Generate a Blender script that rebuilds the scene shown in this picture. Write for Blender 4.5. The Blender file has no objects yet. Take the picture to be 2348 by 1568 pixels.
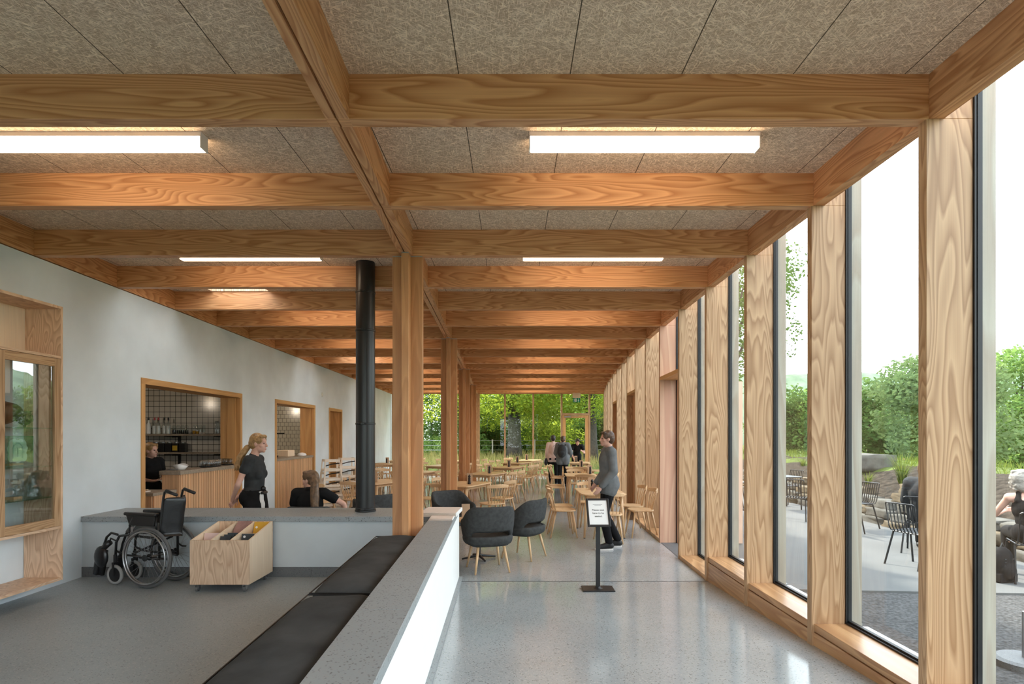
import bpy, bmesh, math, random
import numpy as np
from mathutils import Vector, Matrix, Euler

random.seed(7)
S = bpy.context.scene
C = S.collection
PI = math.pi
EYE = 1.68
F = 1350.0           # focal length in pixels of the 2348 px wide frame

# ------------------------------------------------------------------ camera
cam = bpy.data.cameras.new('camera')
cam.sensor_width = 36.0
cam.lens = F / 2348 * 36.0
cam.shift_y = (997 - 784) / 2348
cam.clip_end = 600
co = bpy.data.objects.new('camera', cam)
co.location = (0, 0, EYE)
co.rotation_euler = (PI / 2, 0, 0)
C.objects.link(co)
S.camera = co

# ------------------------------------------------------------------ world, sun, exposure
SKY_STRENGTH = 2.45
SUN_STRENGTH = 4.5
LAMP = 4.2
W = bpy.data.worlds.new('sky')
S.world = W
W.use_nodes = True
wn, wl = W.node_tree.nodes, W.node_tree.links
wn.clear()
wo = wn.new('ShaderNodeOutputWorld')
wb = wn.new('ShaderNodeBackground')
wt = wn.new('ShaderNodeTexCoord')
wx = wn.new('ShaderNodeSeparateXYZ')
wr = wn.new('ShaderNodeValToRGB')
wr.color_ramp.elements[0].position = 0.0
wr.color_ramp.elements[0].color = (0.86, 0.93, 1.0, 1)
wr.color_ramp.elements[1].position = 0.9
wr.color_ramp.elements[1].color = (0.80, 0.89, 1.0, 1)
wl.new(wt.outputs['Generated'], wx.inputs[0])
wl.new(wx.outputs['Z'], wr.inputs[0])
wl.new(wr.outputs[0], wb.inputs['Color'])
wb.inputs['Strength'].default_value = SKY_STRENGTH
wl.new(wb.outputs[0], wo.inputs[0])

sl = bpy.data.lights.new('sun', 'SUN')
sl.energy = SUN_STRENGTH
sl.angle = math.radians(4)
sl.color = (1.0, 0.93, 0.82)
so = bpy.data.objects.new('sun', sl)
so.rotation_euler = Vector((0.42, -0.72, -0.80)).to_track_quat('-Z', 'Y').to_euler()
C.objects.link(so)

S.view_settings.view_transform = 'Standard'
S.view_settings.look = 'None'
S.view_settings.gamma = 1.0
S.view_settings.use_curve_mapping = False
S.view_settings.exposure = 1.28
cy = S.cycles
cy.max_bounces = 8
cy.diffuse_bounces = 5
cy.glossy_bounces = 3
cy.transmission_bounces = 4
cy.transparent_max_bounces = 24
cy.caustics_reflective = False
cy.caustics_refractive = False
cy.sample_clamp_indirect = 6.0

# ------------------------------------------------------------------ materials
M = {}

def _new(name):
    m = bpy.data.materials.new(name)
    m.use_nodes = True
    nt = m.node_tree
    return m, nt.nodes, nt.links, nt.nodes['Principled BSDF']

def mat(name, col, rough=0.6, metal=0.0, var=0.06, scale=8.0, bump=0.0, bscale=40.0, spec=0.5, detail=3.0):
    """Plain surface with a soft mottling and an optional bump."""
    m, n, l, b = _new(name)
    b.inputs['Roughness'].default_value = rough
    b.inputs['Metallic'].default_value = metal
    b.inputs['Specular IOR Level'].default_value = spec
    tc = n.new('ShaderNodeTexCoord')
    nz = n.new('ShaderNodeTexNoise')
    nz.inputs['Scale'].default_value = scale
    nz.inputs['Detail'].default_value = detail
    l.new(tc.outputs['Object'], nz.inputs['Vector'])
    rp = n.new('ShaderNodeValToRGB')
    e = rp.color_ramp.elements
    e[0].position, e[1].position = 0.3, 0.7
    e[0].color = tuple(max(0, c * (1 - var)) for c in col) + (1,)
    e[1].color = tuple(min(1, c * (1 + var)) for c in col) + (1,)
    l.new(nz.outputs['Fac'], rp.inputs[0])
    l.new(rp.outputs[0], b.inputs['Base Color'])
    if bump:
        n2 = n.new('ShaderNodeTexNoise')
        n2.inputs['Scale'].default_value = bscale
        n2.inputs['Detail'].default_value = 4
        l.new(tc.outputs['Object'], n2.inputs['Vector'])
        bp = n.new('ShaderNodeBump')
        bp.inputs['Strength'].default_value = bump
        bp.inputs['Distance'].default_value = 0.01
        l.new(n2.outputs['Fac'], bp.inputs['Height'])
        l.new(bp.outputs[0], b.inputs['Normal'])
    M[name] = m
    return m

def wood(name, light, dark, axis, rings=11.0, rscale=3.2, rough=0.5, contrast=1.0, tint=0.16, stretch=0.10):
    """Flat-sawn softwood: noise contours drawn out along the grain, with fine fibres."""
    m, n, l, b = _new(name)
    b.inputs['Roughness'].default_value = rough
    tc = n.new('ShaderNodeTexCoord')
    oi = n.new('ShaderNodeObjectInfo')
    mul = n.new('ShaderNodeMath'); mul.operation = 'MULTIPLY'; mul.inputs[1].default_value = 37.0
    l.new(oi.outputs['Random'], mul.inputs[0])
    add = n.new('ShaderNodeVectorMath'); add.operation = 'ADD'
    l.new(tc.outputs['Object'], add.inputs[0])
    l.new(mul.outputs[0], add.inputs[1])
    mp = n.new('ShaderNodeMapping')
    sc = [1.0, 1.0, 1.0]; sc['XYZ'.index(axis)] = stretch
    mp.inputs['Scale'].default_value = sc
    l.new(add.outputs[0], mp.inputs['Vector'])
    nz = n.new('ShaderNodeTexNoise')
    nz.inputs['Scale'].default_value = rscale
    nz.inputs['Detail'].default_value = 2.0
    nz.inputs['Roughness'].default_value = 0.42
    nz.inputs['Distortion'].default_value = 0.25
    l.new(mp.outputs[0], nz.inputs['Vector'])
    m1 = n.new('ShaderNodeMath'); m1.operation = 'MULTIPLY'; m1.inputs[1].default_value = rings
    l.new(nz.outputs['Fac'], m1.inputs[0])
    fr = n.new('ShaderNodeMath'); fr.operation = 'FRACT'
    l.new(m1.outputs[0], fr.inputs[0])
    rp = n.new('ShaderNodeValToRGB')
    e = rp.color_ramp.elements
    e[0].position = 0.0; e[0].color = light + (1,)
    e[1].position = 1.0; e[1].color = light + (1,)
    mid = tuple(light[i] * 0.55 + dark[i] * 0.45 for i in range(3))
    dk = tuple(light[i] * (1 - contrast) + dark[i] * contrast for i in range(3))
    q = rp.color_ramp.elements.new(0.45); q.color = mid + (1,)
    q = rp.color_ramp.elements.new(0.80); q.color = dk + (1,)
    q = rp.color_ramp.elements.new(0.90); q.color = mid + (1,)
    l.new(fr.outputs[0], rp.inputs[0])
    mp2 = n.new('ShaderNodeMapping')
    sc2 = [130.0, 130.0, 130.0]; sc2['XYZ'.index(axis)] = 2.5
    mp2.inputs['Scale'].default_value = sc2
    l.new(add.outputs[0], mp2.inputs['Vector'])
    n2 = n.new('ShaderNodeTexNoise'); n2.inputs['Scale'].default_value = 1.0; n2.inputs['Detail'].default_value = 2
    l.new(mp2.outputs[0], n2.inputs['Vector'])
    mx = n.new('ShaderNodeMix'); mx.data_type = 'RGBA'; mx.blend_type = 'MULTIPLY'
    mx.inputs['Factor'].default_value = 0.22
    l.new(rp.outputs[0], mx.inputs['A'])
    l.new(n2.outputs['Fac'], mx.inputs['B'])
    hs = n.new('ShaderNodeHueSaturation')
    mr = n.new('ShaderNodeMapRange')
    mr.inputs['To Min'].default_value = 1.12 - tint / 2
    mr.inputs['To Max'].default_value = 1.12 + tint / 2
    l.new(oi.outputs['Random'], mr.inputs['Value'])
    l.new(mr.outputs[0], hs.inputs['Value'])
    l.new(mx.outputs['Result'], hs.inputs['Color'])
    l.new(hs.outputs[0], b.inputs['Base Color'])
    bp = n.new('ShaderNodeBump'); bp.inputs['Strength'].default_value = 0.08; bp.inputs['Distance'].default_value = 0.004
    l.new(n2.outputs['Fac'], bp.inputs['Height'])
    l.new(bp.outputs[0], b.inputs['Normal'])
    M[name] = m
    return m

def glass(name, tint=(1, 1, 1), ior=1.5, rough=0.0, gloss=1.0):
    """Clear sheet or thin-walled glass: see-through with a fresnel mirror on top."""
    m = bpy.data.materials.new(name); m.use_nodes = True
    n, l = m.node_tree.nodes, m.node_tree.links
    n.clear()
    o = n.new('ShaderNodeOutputMaterial')
    tr = n.new('ShaderNodeBsdfTransparent'); tr.inputs[0].default_value = tint + (1,)
    gl = n.new('ShaderNodeBsdfGlossy'); gl.inputs['Roughness'].default_value = rough
    gl.inputs['Color'].default_value = (gloss, gloss, gloss, 1)
    fz = n.new('ShaderNodeFresnel')
    ge = n.new('ShaderNodeNewGeometry')          # the same mirror strength on both faces of the sheet
    mr = n.new('ShaderNodeMapRange'); mr.inputs['To Min'].default_value = ior; mr.inputs['To Max'].default_value = 1.0 / ior
    l.new(ge.outputs['Backfacing'], mr.inputs['Value']); l.new(mr.outputs[0], fz.inputs['IOR'])
    mx = n.new('ShaderNodeMixShader')
    l.new(fz.outputs[0], mx.inputs[0]); l.new(tr.outputs[0], mx.inputs[1]); l.new(gl.outputs[0], mx.inputs[2])
    l.new(mx.outputs[0], o.inputs[0])
    M[name] = m
    return m

FIR_L, FIR_D = (0.72, 0.385, 0.185), (0.47, 0.20, 0.075)
for ax in 'XYZ':
    wood('beam_' + ax, FIR_L, FIR_D, ax, rings=25, rscale=4.6)
    wood('fir_' + ax, (0.55, 0.352, 0.195), (0.34, 0.186, 0.086), ax, rings=23, rscale=4.8, contrast=1.0)
    wood('ply_' + ax, (0.74, 0.53, 0.36), (0.52, 0.32, 0.20), ax, rings=20, rscale=5.0, stretch=0.22, contrast=0.9)
    wood('oak_' + ax, (0.74, 0.50, 0.28), (0.62, 0.38, 0.19), ax, rings=9, rscale=6, contrast=0.6, rough=0.38)
    wood('frame_' + ax, (0.66, 0.36, 0.14), (0.50, 0.25, 0.09), ax, rings=9, contrast=0.7)
wood('column_Z', (0.62, 0.315, 0.135), (0.48, 0.22, 0.085), 'Z', rings=10, rscale=5, contrast=0.7)
wood('weathered_Z', (0.40, 0.375, 0.31), (0.30, 0.24, 0.18), 'Z', rings=12, contrast=0.7)
wood('sill_Y', (0.60, 0.35, 0.17), (0.36, 0.17, 0.07), 'Y', rings=10, rscale=4, rough=0.3, contrast=0.8)
wood('rosy_Z', (0.58, 0.36, 0.235), (0.44, 0.22, 0.14), 'Z', rings=9, contrast=0.7)
wood('pink_Z', (0.70, 0.46, 0.34), (0.60, 0.36, 0.25), 'Z', rings=9, contrast=0.6)
wood('slat_Z', (0.70, 0.42, 0.23), (0.58, 0.31, 0.16), 'Z', rings=6, contrast=0.6, tint=0.0)
def slat_tones():
    # every slat cut from another board: one tone per 36 mm strip
    m = M['slat_Z']; n, l = m.node_tree.nodes, m.node_tree.links
    b = n['Principled BSDF']; src = b.inputs['Base Color'].links[0].from_socket
    tc = n.new('ShaderNodeTexCoord'); sx = n.new('ShaderNodeSeparateXYZ'); l.new(tc.outputs['Object'], sx.inputs[0])
    ad = n.new('ShaderNodeMath'); ad.operation = 'ADD'; l.new(sx.outputs['Y'], ad.inputs[0])
    m2 = n.new('ShaderNodeMath'); m2.operation = 'MULTIPLY'; m2.inputs[1].default_value = 1.0; l.new(sx.outputs['X'], m2.inputs[0]); l.new(m2.outputs[0], ad.inputs[1])
    dv = n.new('ShaderNodeMath'); dv.operation = 'DIVIDE'; dv.inputs[1].default_value = 0.036; l.new(ad.outputs[0], dv.inputs[0])
    fl = n.new('ShaderNodeMath'); fl.operation = 'FLOOR'; l.new(dv.outputs[0], fl.inputs[0])
    wn_ = n.new('ShaderNodeTexWhiteNoise'); wn_.noise_dimensions = '1D'; l.new(fl.outputs[0], wn_.inputs['W'])
    hs = n.new('ShaderNodeHueSaturation'); mr = n.new('ShaderNodeMapRange'); mr.inputs['To Min'].default_value = 0.82; mr.inputs['To Max'].default_value = 1.18
    l.new(wn_.outputs['Value'], mr.inputs['Value']); l.new(mr.outputs[0], hs.inputs['Value']); l.new(src, hs.inputs['Color']); l.new(hs.outputs[0], b.inputs['Base Color'])
slat_tones()
wood('white_wood_Z', (0.86, 0.77, 0.66), (0.80, 0.70, 0.58), 'Z', rings=6, contrast=0.4, tint=0.05)
wood('birch_Z', (0.82, 0.66, 0.48), (0.76, 0.58, 0.40), 'Z', rings=6, contrast=0.5)
mat('plaster', (0.70, 0.775, 0.825), 0.85, var=0.09, scale=1.3, bump=0.08, bscale=14, detail=5)
mat('plaster_grey', (0.54, 0.59, 0.615), 0.8, var=0.05, scale=2.5)
mat('white_paint', (0.86, 0.87, 0.86), 0.7, var=0.01)
mat('white_ceramic', (0.82, 0.82, 0.80), 0.25, var=0.02)
mat('black_metal', (0.012, 0.012, 0.013), 0.38, var=0.1, spec=0.5)
mat('flue_black', (0.014, 0.014, 0.015), 0.33, var=0.1, scale=3)
mat('black_plastic', (0.010, 0.010, 0.011), 0.42, var=0.1)
mat('gasket_black', (0.008, 0.008, 0.009), 0.5, var=0.1)
mat('black_vinyl', (0.012, 0.012, 0.013), 0.30, var=0.2, scale=20, bump=0.25, bscale=18)
mat('rubber_grey', (0.10, 0.10, 0.10), 0.7)
mat('rubber_pale', (0.30, 0.30, 0.29), 0.6)
mat('chrome', (0.62, 0.62, 0.63), 0.22, metal=1.0, var=0.03)
mat('steel', (0.42, 0.42, 0.43), 0.35, metal=1.0, var=0.05)
mat('galvanised', (0.50, 0.51, 0.52), 0.4, metal=1.0)
mat('felt_grey', (0.058, 0.060, 0.060), 0.95, var=0.18, scale=26, bump=0.15, bscale=160, spec=0.15)
mat('velvet_grey', (0.052, 0.053, 0.053), 0.9, var=0.30, scale=4.5, bump=0.15, bscale=30, spec=0.2)
mat('paper_cream', (0.78, 0.66, 0.58), 0.8, var=0.03)
mat('paper_white', (0.82, 0.82, 0.81), 0.7, var=0.02)
mat('kraft_card', (0.58, 0.40, 0.26), 0.8, var=0.05)
mat('record_pink', (0.36, 0.19, 0.16), 0.5, var=0.25, scale=12)
mat('record_yellow', (0.66, 0.36, 0.03), 0.5, var=0.03)
mat('record_dark', (0.03, 0.035, 0.04), 0.4, var=0.3, scale=18)
mat('record_blush', (0.72, 0.52, 0.47), 0.5, var=0.05)
mat('ink_black', (0.02, 0.02, 0.02), 0.6, var=0)
mat('skin', (0.66, 0.38, 0.29), 0.5, var=0.06, scale=14)
mat('skin_dark', (0.42, 0.22, 0.16), 0.5, var=0.06)
mat('hair_blond', (0.36, 0.21, 0.085), 0.45, var=0.35, scale=30, bump=0.6, bscale=50)
mat('hair_brown', (0.095, 0.050, 0.026), 0.45, var=0.5, scale=24, bump=0.6, bscale=50)
mat('hair_light_brown', (0.15, 0.088, 0.047), 0.45, var=0.45, scale=26, bump=0.6, bscale=50)
mat('hair_grey', (0.27, 0.25, 0.22), 0.6, var=0.35, scale=22, bump=0.6, bscale=50)
mat('hair_dark', (0.03, 0.022, 0.018), 0.5, var=0.3, scale=24)
mat('cloth_black', (0.010, 0.010, 0.011), 0.9, var=0.25, scale=10, bump=0.3, bscale=14, spec=0.2)
mat('cloth_charcoal', (0.040, 0.042, 0.044), 0.9, var=0.2, scale=10, bump=0.3, bscale=14, spec=0.2)
mat('cloth_grey', (0.16, 0.17, 0.175), 0.9, var=0.15, scale=10, bump=0.3, bscale=14, spec=0.2)
mat('cloth_white', (0.80, 0.79, 0.78), 0.9, var=0.04, bump=0.2)
mat('cloth_pink', (0.80, 0.60, 0.53), 0.9, var=0.06, bump=0.2)
mat('cloth_rose', (0.62, 0.22, 0.22), 0.9, var=0.06)
mat('shoe_black', (0.012, 0.012, 0.012), 0.6)
mat('shoe_grey', (0.34, 0.33, 0.31), 0.8, var=0.2, scale=30)
mat('sole_white', (0.62, 0.60, 0.57), 0.6)
mat('eye_dark', (0.03, 0.02, 0.02), 0.2)
mat('lip', (0.45, 0.16, 0.14), 0.5)
mat('terrace', (0.118, 0.120, 0.118), 0.9, spec=0.15, var=0.06, scale=1.2, bump=0.05)
mat('gravel', (0.066, 0.066, 0.066), 0.95, spec=0.1, var=0.55, scale=34, bump=0.6, bscale=60, detail=8)
mat('soil', (0.040, 0.033, 0.026), 0.95, spec=0.05, var=0.5, scale=9, bump=0.7, bscale=16, detail=6)
mat('stone_sand', (0.135, 0.108, 0.074), 0.9, spec=0.1, var=0.3, scale=5, bump=0.5, bscale=9, detail=6)
mat('stone_grey', (0.105, 0.100, 0.088), 0.9, spec=0.1, var=0.3, scale=5, bump=0.5, bscale=9, detail=6)
mat('meadow', (0.085, 0.108, 0.032), 0.95, spec=0.03, var=0.35, scale=3.0, bump=0.6, bscale=30, detail=8)
mat('bark', (0.050, 0.042, 0.034), 0.95, var=0.4, scale=9, bump=0.9, bscale=22, detail=6)
mat('hill', (0.13, 0.18, 0.12), 0.95, spec=0.03, var=0.3, scale=0.25, detail=8)
mat('worktop', (0.30, 0.24, 0.18), 0.6, var=0.2, scale=30, detail=6)
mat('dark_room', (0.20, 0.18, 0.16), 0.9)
mat('amber_liquid', (0.55, 0.26, 0.02), 0.2)
mat('dark_liquid', (0.012, 0.012, 0.016), 0.25)
mat('red_cap', (0.42, 0.03, 0.04), 0.4)
mat('tin_yellow', (0.60, 0.40, 0.04), 0.5)
mat('bronze', (0.10, 0.075, 0.05), 0.35, metal=0.7, var=0.3, scale=12)
mat('sign_green', (0.0, 0.22, 0.10), 0.5, var=0)
mat('bar_tile_plain', (0.5, 0.5, 0.5), 0.3)
glass('pane', (0.97, 0.985, 0.975), 1.3)
glass('cabinet_pane', (0.96, 0.98, 0.97), 2.0)
glass('tumbler_glass', (0.93, 0.95, 0.96), 2.1, 0.05)
glass('shelf_glass', (0.72, 0.90, 0.82), 1.5)
glass('thin_glass', (0.90, 0.93, 0.93), 1.6, 0.02)
glass('block_glass', (0.66, 0.84, 0.76), 1.5)

def emit(name, col, st):
    m = bpy.data.materials.new(name); m.use_nodes = True
    n, l = m.node_tree.nodes, m.node_tree.links
    n.clear()
    o = n.new('ShaderNodeOutputMaterial'); e = n.new('ShaderNodeEmission')
    e.inputs[0].default_value = col + (1,); e.inputs[1].default_value = st
    l.new(e.outputs[0], o.inputs[0]); M[name] = m
emit('lamp_glow', (1.0, 0.75, 0.50), LAMP)
emit('bulb_glow', (1.0, 0.74, 0.45), 14.0)

def speckle(name, base, lo, hi, rough, scale=90, spec=0.5, patch=0.10):
    """Ground concrete: soft clouding with small dark and pale aggregate grains."""
    m, n, l, b = _new(name)
    b.inputs['Roughness'].default_value = rough
    b.inputs['Specular IOR Level'].default_value = spec
    tc = n.new('ShaderNodeTexCoord')
    cl = n.new('ShaderNodeTexNoise'); cl.inputs['Scale'].default_value = 1.1; cl.inputs['Detail'].default_value = 4
    l.new(tc.outputs['Object'], cl.inputs['Vector'])
    r0 = n.new('ShaderNodeValToRGB')
    r0.color_ramp.elements[0].position = 0.3; r0.color_ramp.elements[1].position = 0.7
    r0.color_ramp.elements[0].color = tuple(c * (1 - patch) for c in base) + (1,)
    r0.color_ramp.elements[1].color = tuple(c * (1 + patch) for c in base) + (1,)
    l.new(cl.outputs['Fac'], r0.inputs[0])
    vo = n.new('ShaderNodeTexVoronoi'); vo.inputs['Scale'].default_value = scale
    l.new(tc.outputs['Object'], vo.inputs['Vector'])
    bw = n.new('ShaderNodeSeparateColor'); l.new(vo.outputs['Color'], bw.inputs[0])
    def step(sock, a, c):
        r = n.new('ShaderNodeValToRGB'); r.color_ramp.interpolation = 'LINEAR'
        r.color_ramp.elements[0].position = a; r.color_ramp.elements[1].position = c
        l.new(sock, r.inputs[0]); return r.outputs[0]
    dk = step(bw.outputs[0], 0.90, 0.97)
    lt = step(bw.outputs[1], 0.86, 0.95)
    x1 = n.new('ShaderNodeMix'); x1.data_type = 'RGBA'
    l.new(dk, x1.inputs['Factor']); l.new(r0.outputs[0], x1.inputs['A']); x1.inputs['B'].default_value = lo + (1,)
    x2 = n.new('ShaderNodeMix'); x2.data_type = 'RGBA'
    l.new(lt, x2.inputs['Factor']); l.new(x1.outputs['Result'], x2.inputs['A']); x2.inputs['B'].default_value = hi + (1,)
    l.new(x2.outputs['Result'], b.inputs['Base Color'])
    rr = n.new('ShaderNodeMapRange'); rr.inputs['To Min'].default_value = rough * 0.92; rr.inputs['To Max'].default_value = rough * 1.1
    l.new(cl.outputs['Fac'], rr.inputs['Value']); l.new(rr.outputs[0], b.inputs['Roughness'])
    M[name] = m
speckle('floor_concrete', (0.335, 0.362, 0.372), (0.17, 0.175, 0.175), (0.42, 0.43, 0.425), 0.13, 130, 0.6)
speckle('floor_raised', (0.295, 0.33, 0.345), (0.19, 0.20, 0.205), (0.39, 0.40, 0.40), 0.42, 130)
speckle('coping_concrete', (0.295, 0.322, 0.333), (0.13, 0.135, 0.135), (0.29, 0.30, 0.30), 0.5, 150, 0.4)
speckle('plinth_concrete', (0.13, 0.137, 0.14), (0.08, 0.08, 0.08), (0.16, 0.16, 0.16), 0.55, 150, 0.4)

def woodwool():
    """Cement-bonded wood-wool board: tangled straw fibres, straight board joints 0.6 m apart."""
    m, n, l, b = _new('wood_wool')
    b.inputs['Roughness'].default_value = 0.95
    b.inputs['Specular IOR Level'].default_value = 0.1
    tc = n.new('ShaderNodeTexCoord')
    fac = None
    for k, (ang, sc) in enumerate([(0.3, 1.0), (1.5, 1.1), (2.5, 0.9)]):
        m0 = n.new('ShaderNodeMapping'); m0.inputs['Rotation'].default_value = (0, 0, ang)
        l.new(tc.outputs['Object'], m0.inputs['Vector'])
        mp = n.new('ShaderNodeMapping'); mp.inputs['Scale'].default_value = (22 * sc, 110 * sc, 1)
        l.new(m0.outputs[0], mp.inputs['Vector'])
        z = n.new('ShaderNodeTexNoise'); z.inputs['Scale'].default_value = 1.0; z.inputs['Detail'].default_value = 1.5
        z.inputs['Distortion'].default_value = 1.2
        l.new(mp.outputs[0], z.inputs['Vector'])
        if fac is None: fac = z.outputs['Fac']
        else:
            mx = n.new('ShaderNodeMath'); mx.operation = 'MAXIMUM'
            l.new(fac, mx.inputs[0]); l.new(z.outputs['Fac'], mx.inputs[1]); fac = mx.outputs[0]
    rp = n.new('ShaderNodeValToRGB')
    rp.color_ramp.elements[0].position = 0.50; rp.color_ramp.elements[0].color = (0.54, 0.39, 0.265, 1)
    rp.color_ramp.elements[1].position = 0.72; rp.color_ramp.elements[1].color = (1.0, 0.82, 0.62, 1)
    l.new(fac, rp.inputs[0])
    sx = n.new('ShaderNodeSeparateXYZ'); l.new(tc.outputs['Object'], sx.inputs[0])
    a = n.new('ShaderNodeMath'); a.operation = 'ADD'; a.inputs[1].default_value = 60.29; l.new(sx.outputs['X'], a.inputs[0])
    d = n.new('ShaderNodeMath'); d.operation = 'DIVIDE'; d.inputs[1].default_value = 0.6; l.new(a.outputs[0], d.inputs[0])
    fr = n.new('ShaderNodeMath'); fr.operation = 'FRACT'; l.new(d.outputs[0], fr.inputs[0])
    lt = n.new('ShaderNodeMath'); lt.operation = 'LESS_THAN'; lt.inputs[1].default_value = 0.009; l.new(fr.outputs[0], lt.inputs[0])
    mx = n.new('ShaderNodeMix'); mx.data_type = 'RGBA'
    l.new(lt.outputs[0], mx.inputs['Factor']); l.new(rp.outputs[0], mx.inputs['A']); mx.inputs['B'].default_value = (0.10, 0.075, 0.05, 1)
    l.new(mx.outputs['Result'], b.inputs['Base Color'])
    bp = n.new('ShaderNodeBump'); bp.inputs['Strength'].default_value = 0.5; bp.inputs['Distance'].default_value = 0.008
    l.new(fac, bp.inputs['Height']); l.new(bp.outputs[0], b.inputs['Normal'])
    M['wood_wool'] = m
woodwool()

def tiles(name, tile, joint, w, h, offset=0.0):
    m, n, l, b = _new(name)
    b.inputs['Roughness'].default_value = 0.18
    tc = n.new('ShaderNodeTexCoord'); sx = n.new('ShaderNodeSeparateXYZ'); cb = n.new('ShaderNodeCombineXYZ')
    l.new(tc.outputs['Object'], sx.inputs[0]); l.new(sx.outputs['X'], cb.inputs['X']); l.new(sx.outputs['Z'], cb.inputs['Y'])
    br = n.new('ShaderNodeTexBrick'); br.offset = offset
    br.inputs['Scale'].default_value = 1.0
    br.inputs['Brick Width'].default_value = w; br.inputs['Row Height'].default_value = h
    br.inputs['Mortar Size'].default_value = 0.004; br.inputs['Mortar Smooth'].default_value = 0.0
    br.inputs['Color1'].default_value = tile + (1,)
    br.inputs['Color2'].default_value = tuple(c * 0.93 for c in tile) + (1,)
    br.inputs['Mortar'].default_value = joint + (1,)
    l.new(cb.outputs[0], br.inputs['Vector']); l.new(br.outputs['Color'], b.inputs['Base Color'])
    M[name] = m
tiles('tile_square', (0.62, 0.58, 0.52), (0.03, 0.03, 0.03), 0.1, 0.1)
tiles('tile_metro', (0.66, 0.60, 0.48), (0.16, 0.13, 0.10), 0.1, 0.1, 0.5)

def leaf_mat(name, col, trans):
    m = bpy.data.materials.new(name); m.use_nodes = True
    n, l = m.node_tree.nodes, m.node_tree.links
    n.clear()
    o = n.new('ShaderNodeOutputMaterial')
    g = n.new('ShaderNodeNewGeometry')
    nz = n.new('ShaderNodeTexNoise'); nz.inputs['Scale'].default_value = 1.6; nz.inputs['Detail'].default_value = 5
    tc = n.new('ShaderNodeTexCoord'); l.new(tc.outputs['Object'], nz.inputs['Vector'])
    rp = n.new('ShaderNodeValToRGB'); rp.color_ramp.elements[0].position = 0.35; rp.color_ramp.elements[1].position = 0.68
    rp.color_ramp.elements[0].color = tuple(c * 0.6 for c in col) + (1,)
    rp.color_ramp.elements[1].color = tuple(min(1, c * 1.35) for c in col) + (1,)
    l.new(nz.outputs['Fac'], rp.inputs[0])
    df = n.new('ShaderNodeBsdfDiffuse'); tl = n.new('ShaderNodeBsdfTranslucent'); mx = n.new('ShaderNodeMixShader')
    tl.inputs[0].default_value = trans + (1,)
    l.new(rp.outputs[0], df.inputs[0])
    mx.inputs[0].default_value = 0.5
    l.new(df.outputs[0], mx.inputs[1]); l.new(tl.outputs[0], mx.inputs[2]); l.new(mx.outputs[0], o.inputs[0])
    M[name] = m
leaf_mat('leaf_oak', (0.085, 0.150, 0.030), (0.60, 0.68, 0.08))
leaf_mat('leaf_bush', (0.14, 0.25, 0.075), (0.24, 0.36, 0.09))
leaf_mat('leaf_pale', (0.17, 0.25, 0.11), (0.24, 0.32, 0.12))
leaf_mat('leaf_dark', (0.075, 0.14, 0.045), (0.12, 0.20, 0.05))
leaf_mat('grass_blade', (0.085, 0.14, 0.032), (0.17, 0.20, 0.04))
leaf_mat('grass_dry', (0.30, 0.27, 0.11), (0.46, 0.40, 0.14))

def opal():
    m = bpy.data.materials.new('opal'); m.use_nodes = True
    n, l = m.node_tree.nodes, m.node_tree.links; n.clear()
    o = n.new('ShaderNodeOutputMaterial'); t = n.new('ShaderNodeBsdfTranslucent'); t.inputs[0].default_value = (0.85, 0.86, 0.86, 1)
    l.new(t.outputs[0], o.inputs[0]); M['opal'] = m
opal()
# ------------------------------------------------------------------ helpers
def tag(o, label=None, cat=None, group=None, kind=None):
    if label: o['label'] = label
    if cat: o['category'] = cat
    if group: o['group'] = group
    if kind: o['kind'] = kind
    return o

def thing(name, label, cat, loc=(0, 0, 0), rz=0.0, group=None, kind=None):
    o = bpy.data.objects.new(name, None)
    o.empty_display_size = 0.1
    o.location = loc; o.rotation_euler = (0, 0, rz)
    C.objects.link(o)
    return tag(o, label, cat, group, kind)

def P(x, y, d):
    """World point seen at pixel (x, y) of the photograph at distance d."""
    return Vector(((x - 1174) * d / F, d, EYE - (y - 997) * d / F))

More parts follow.
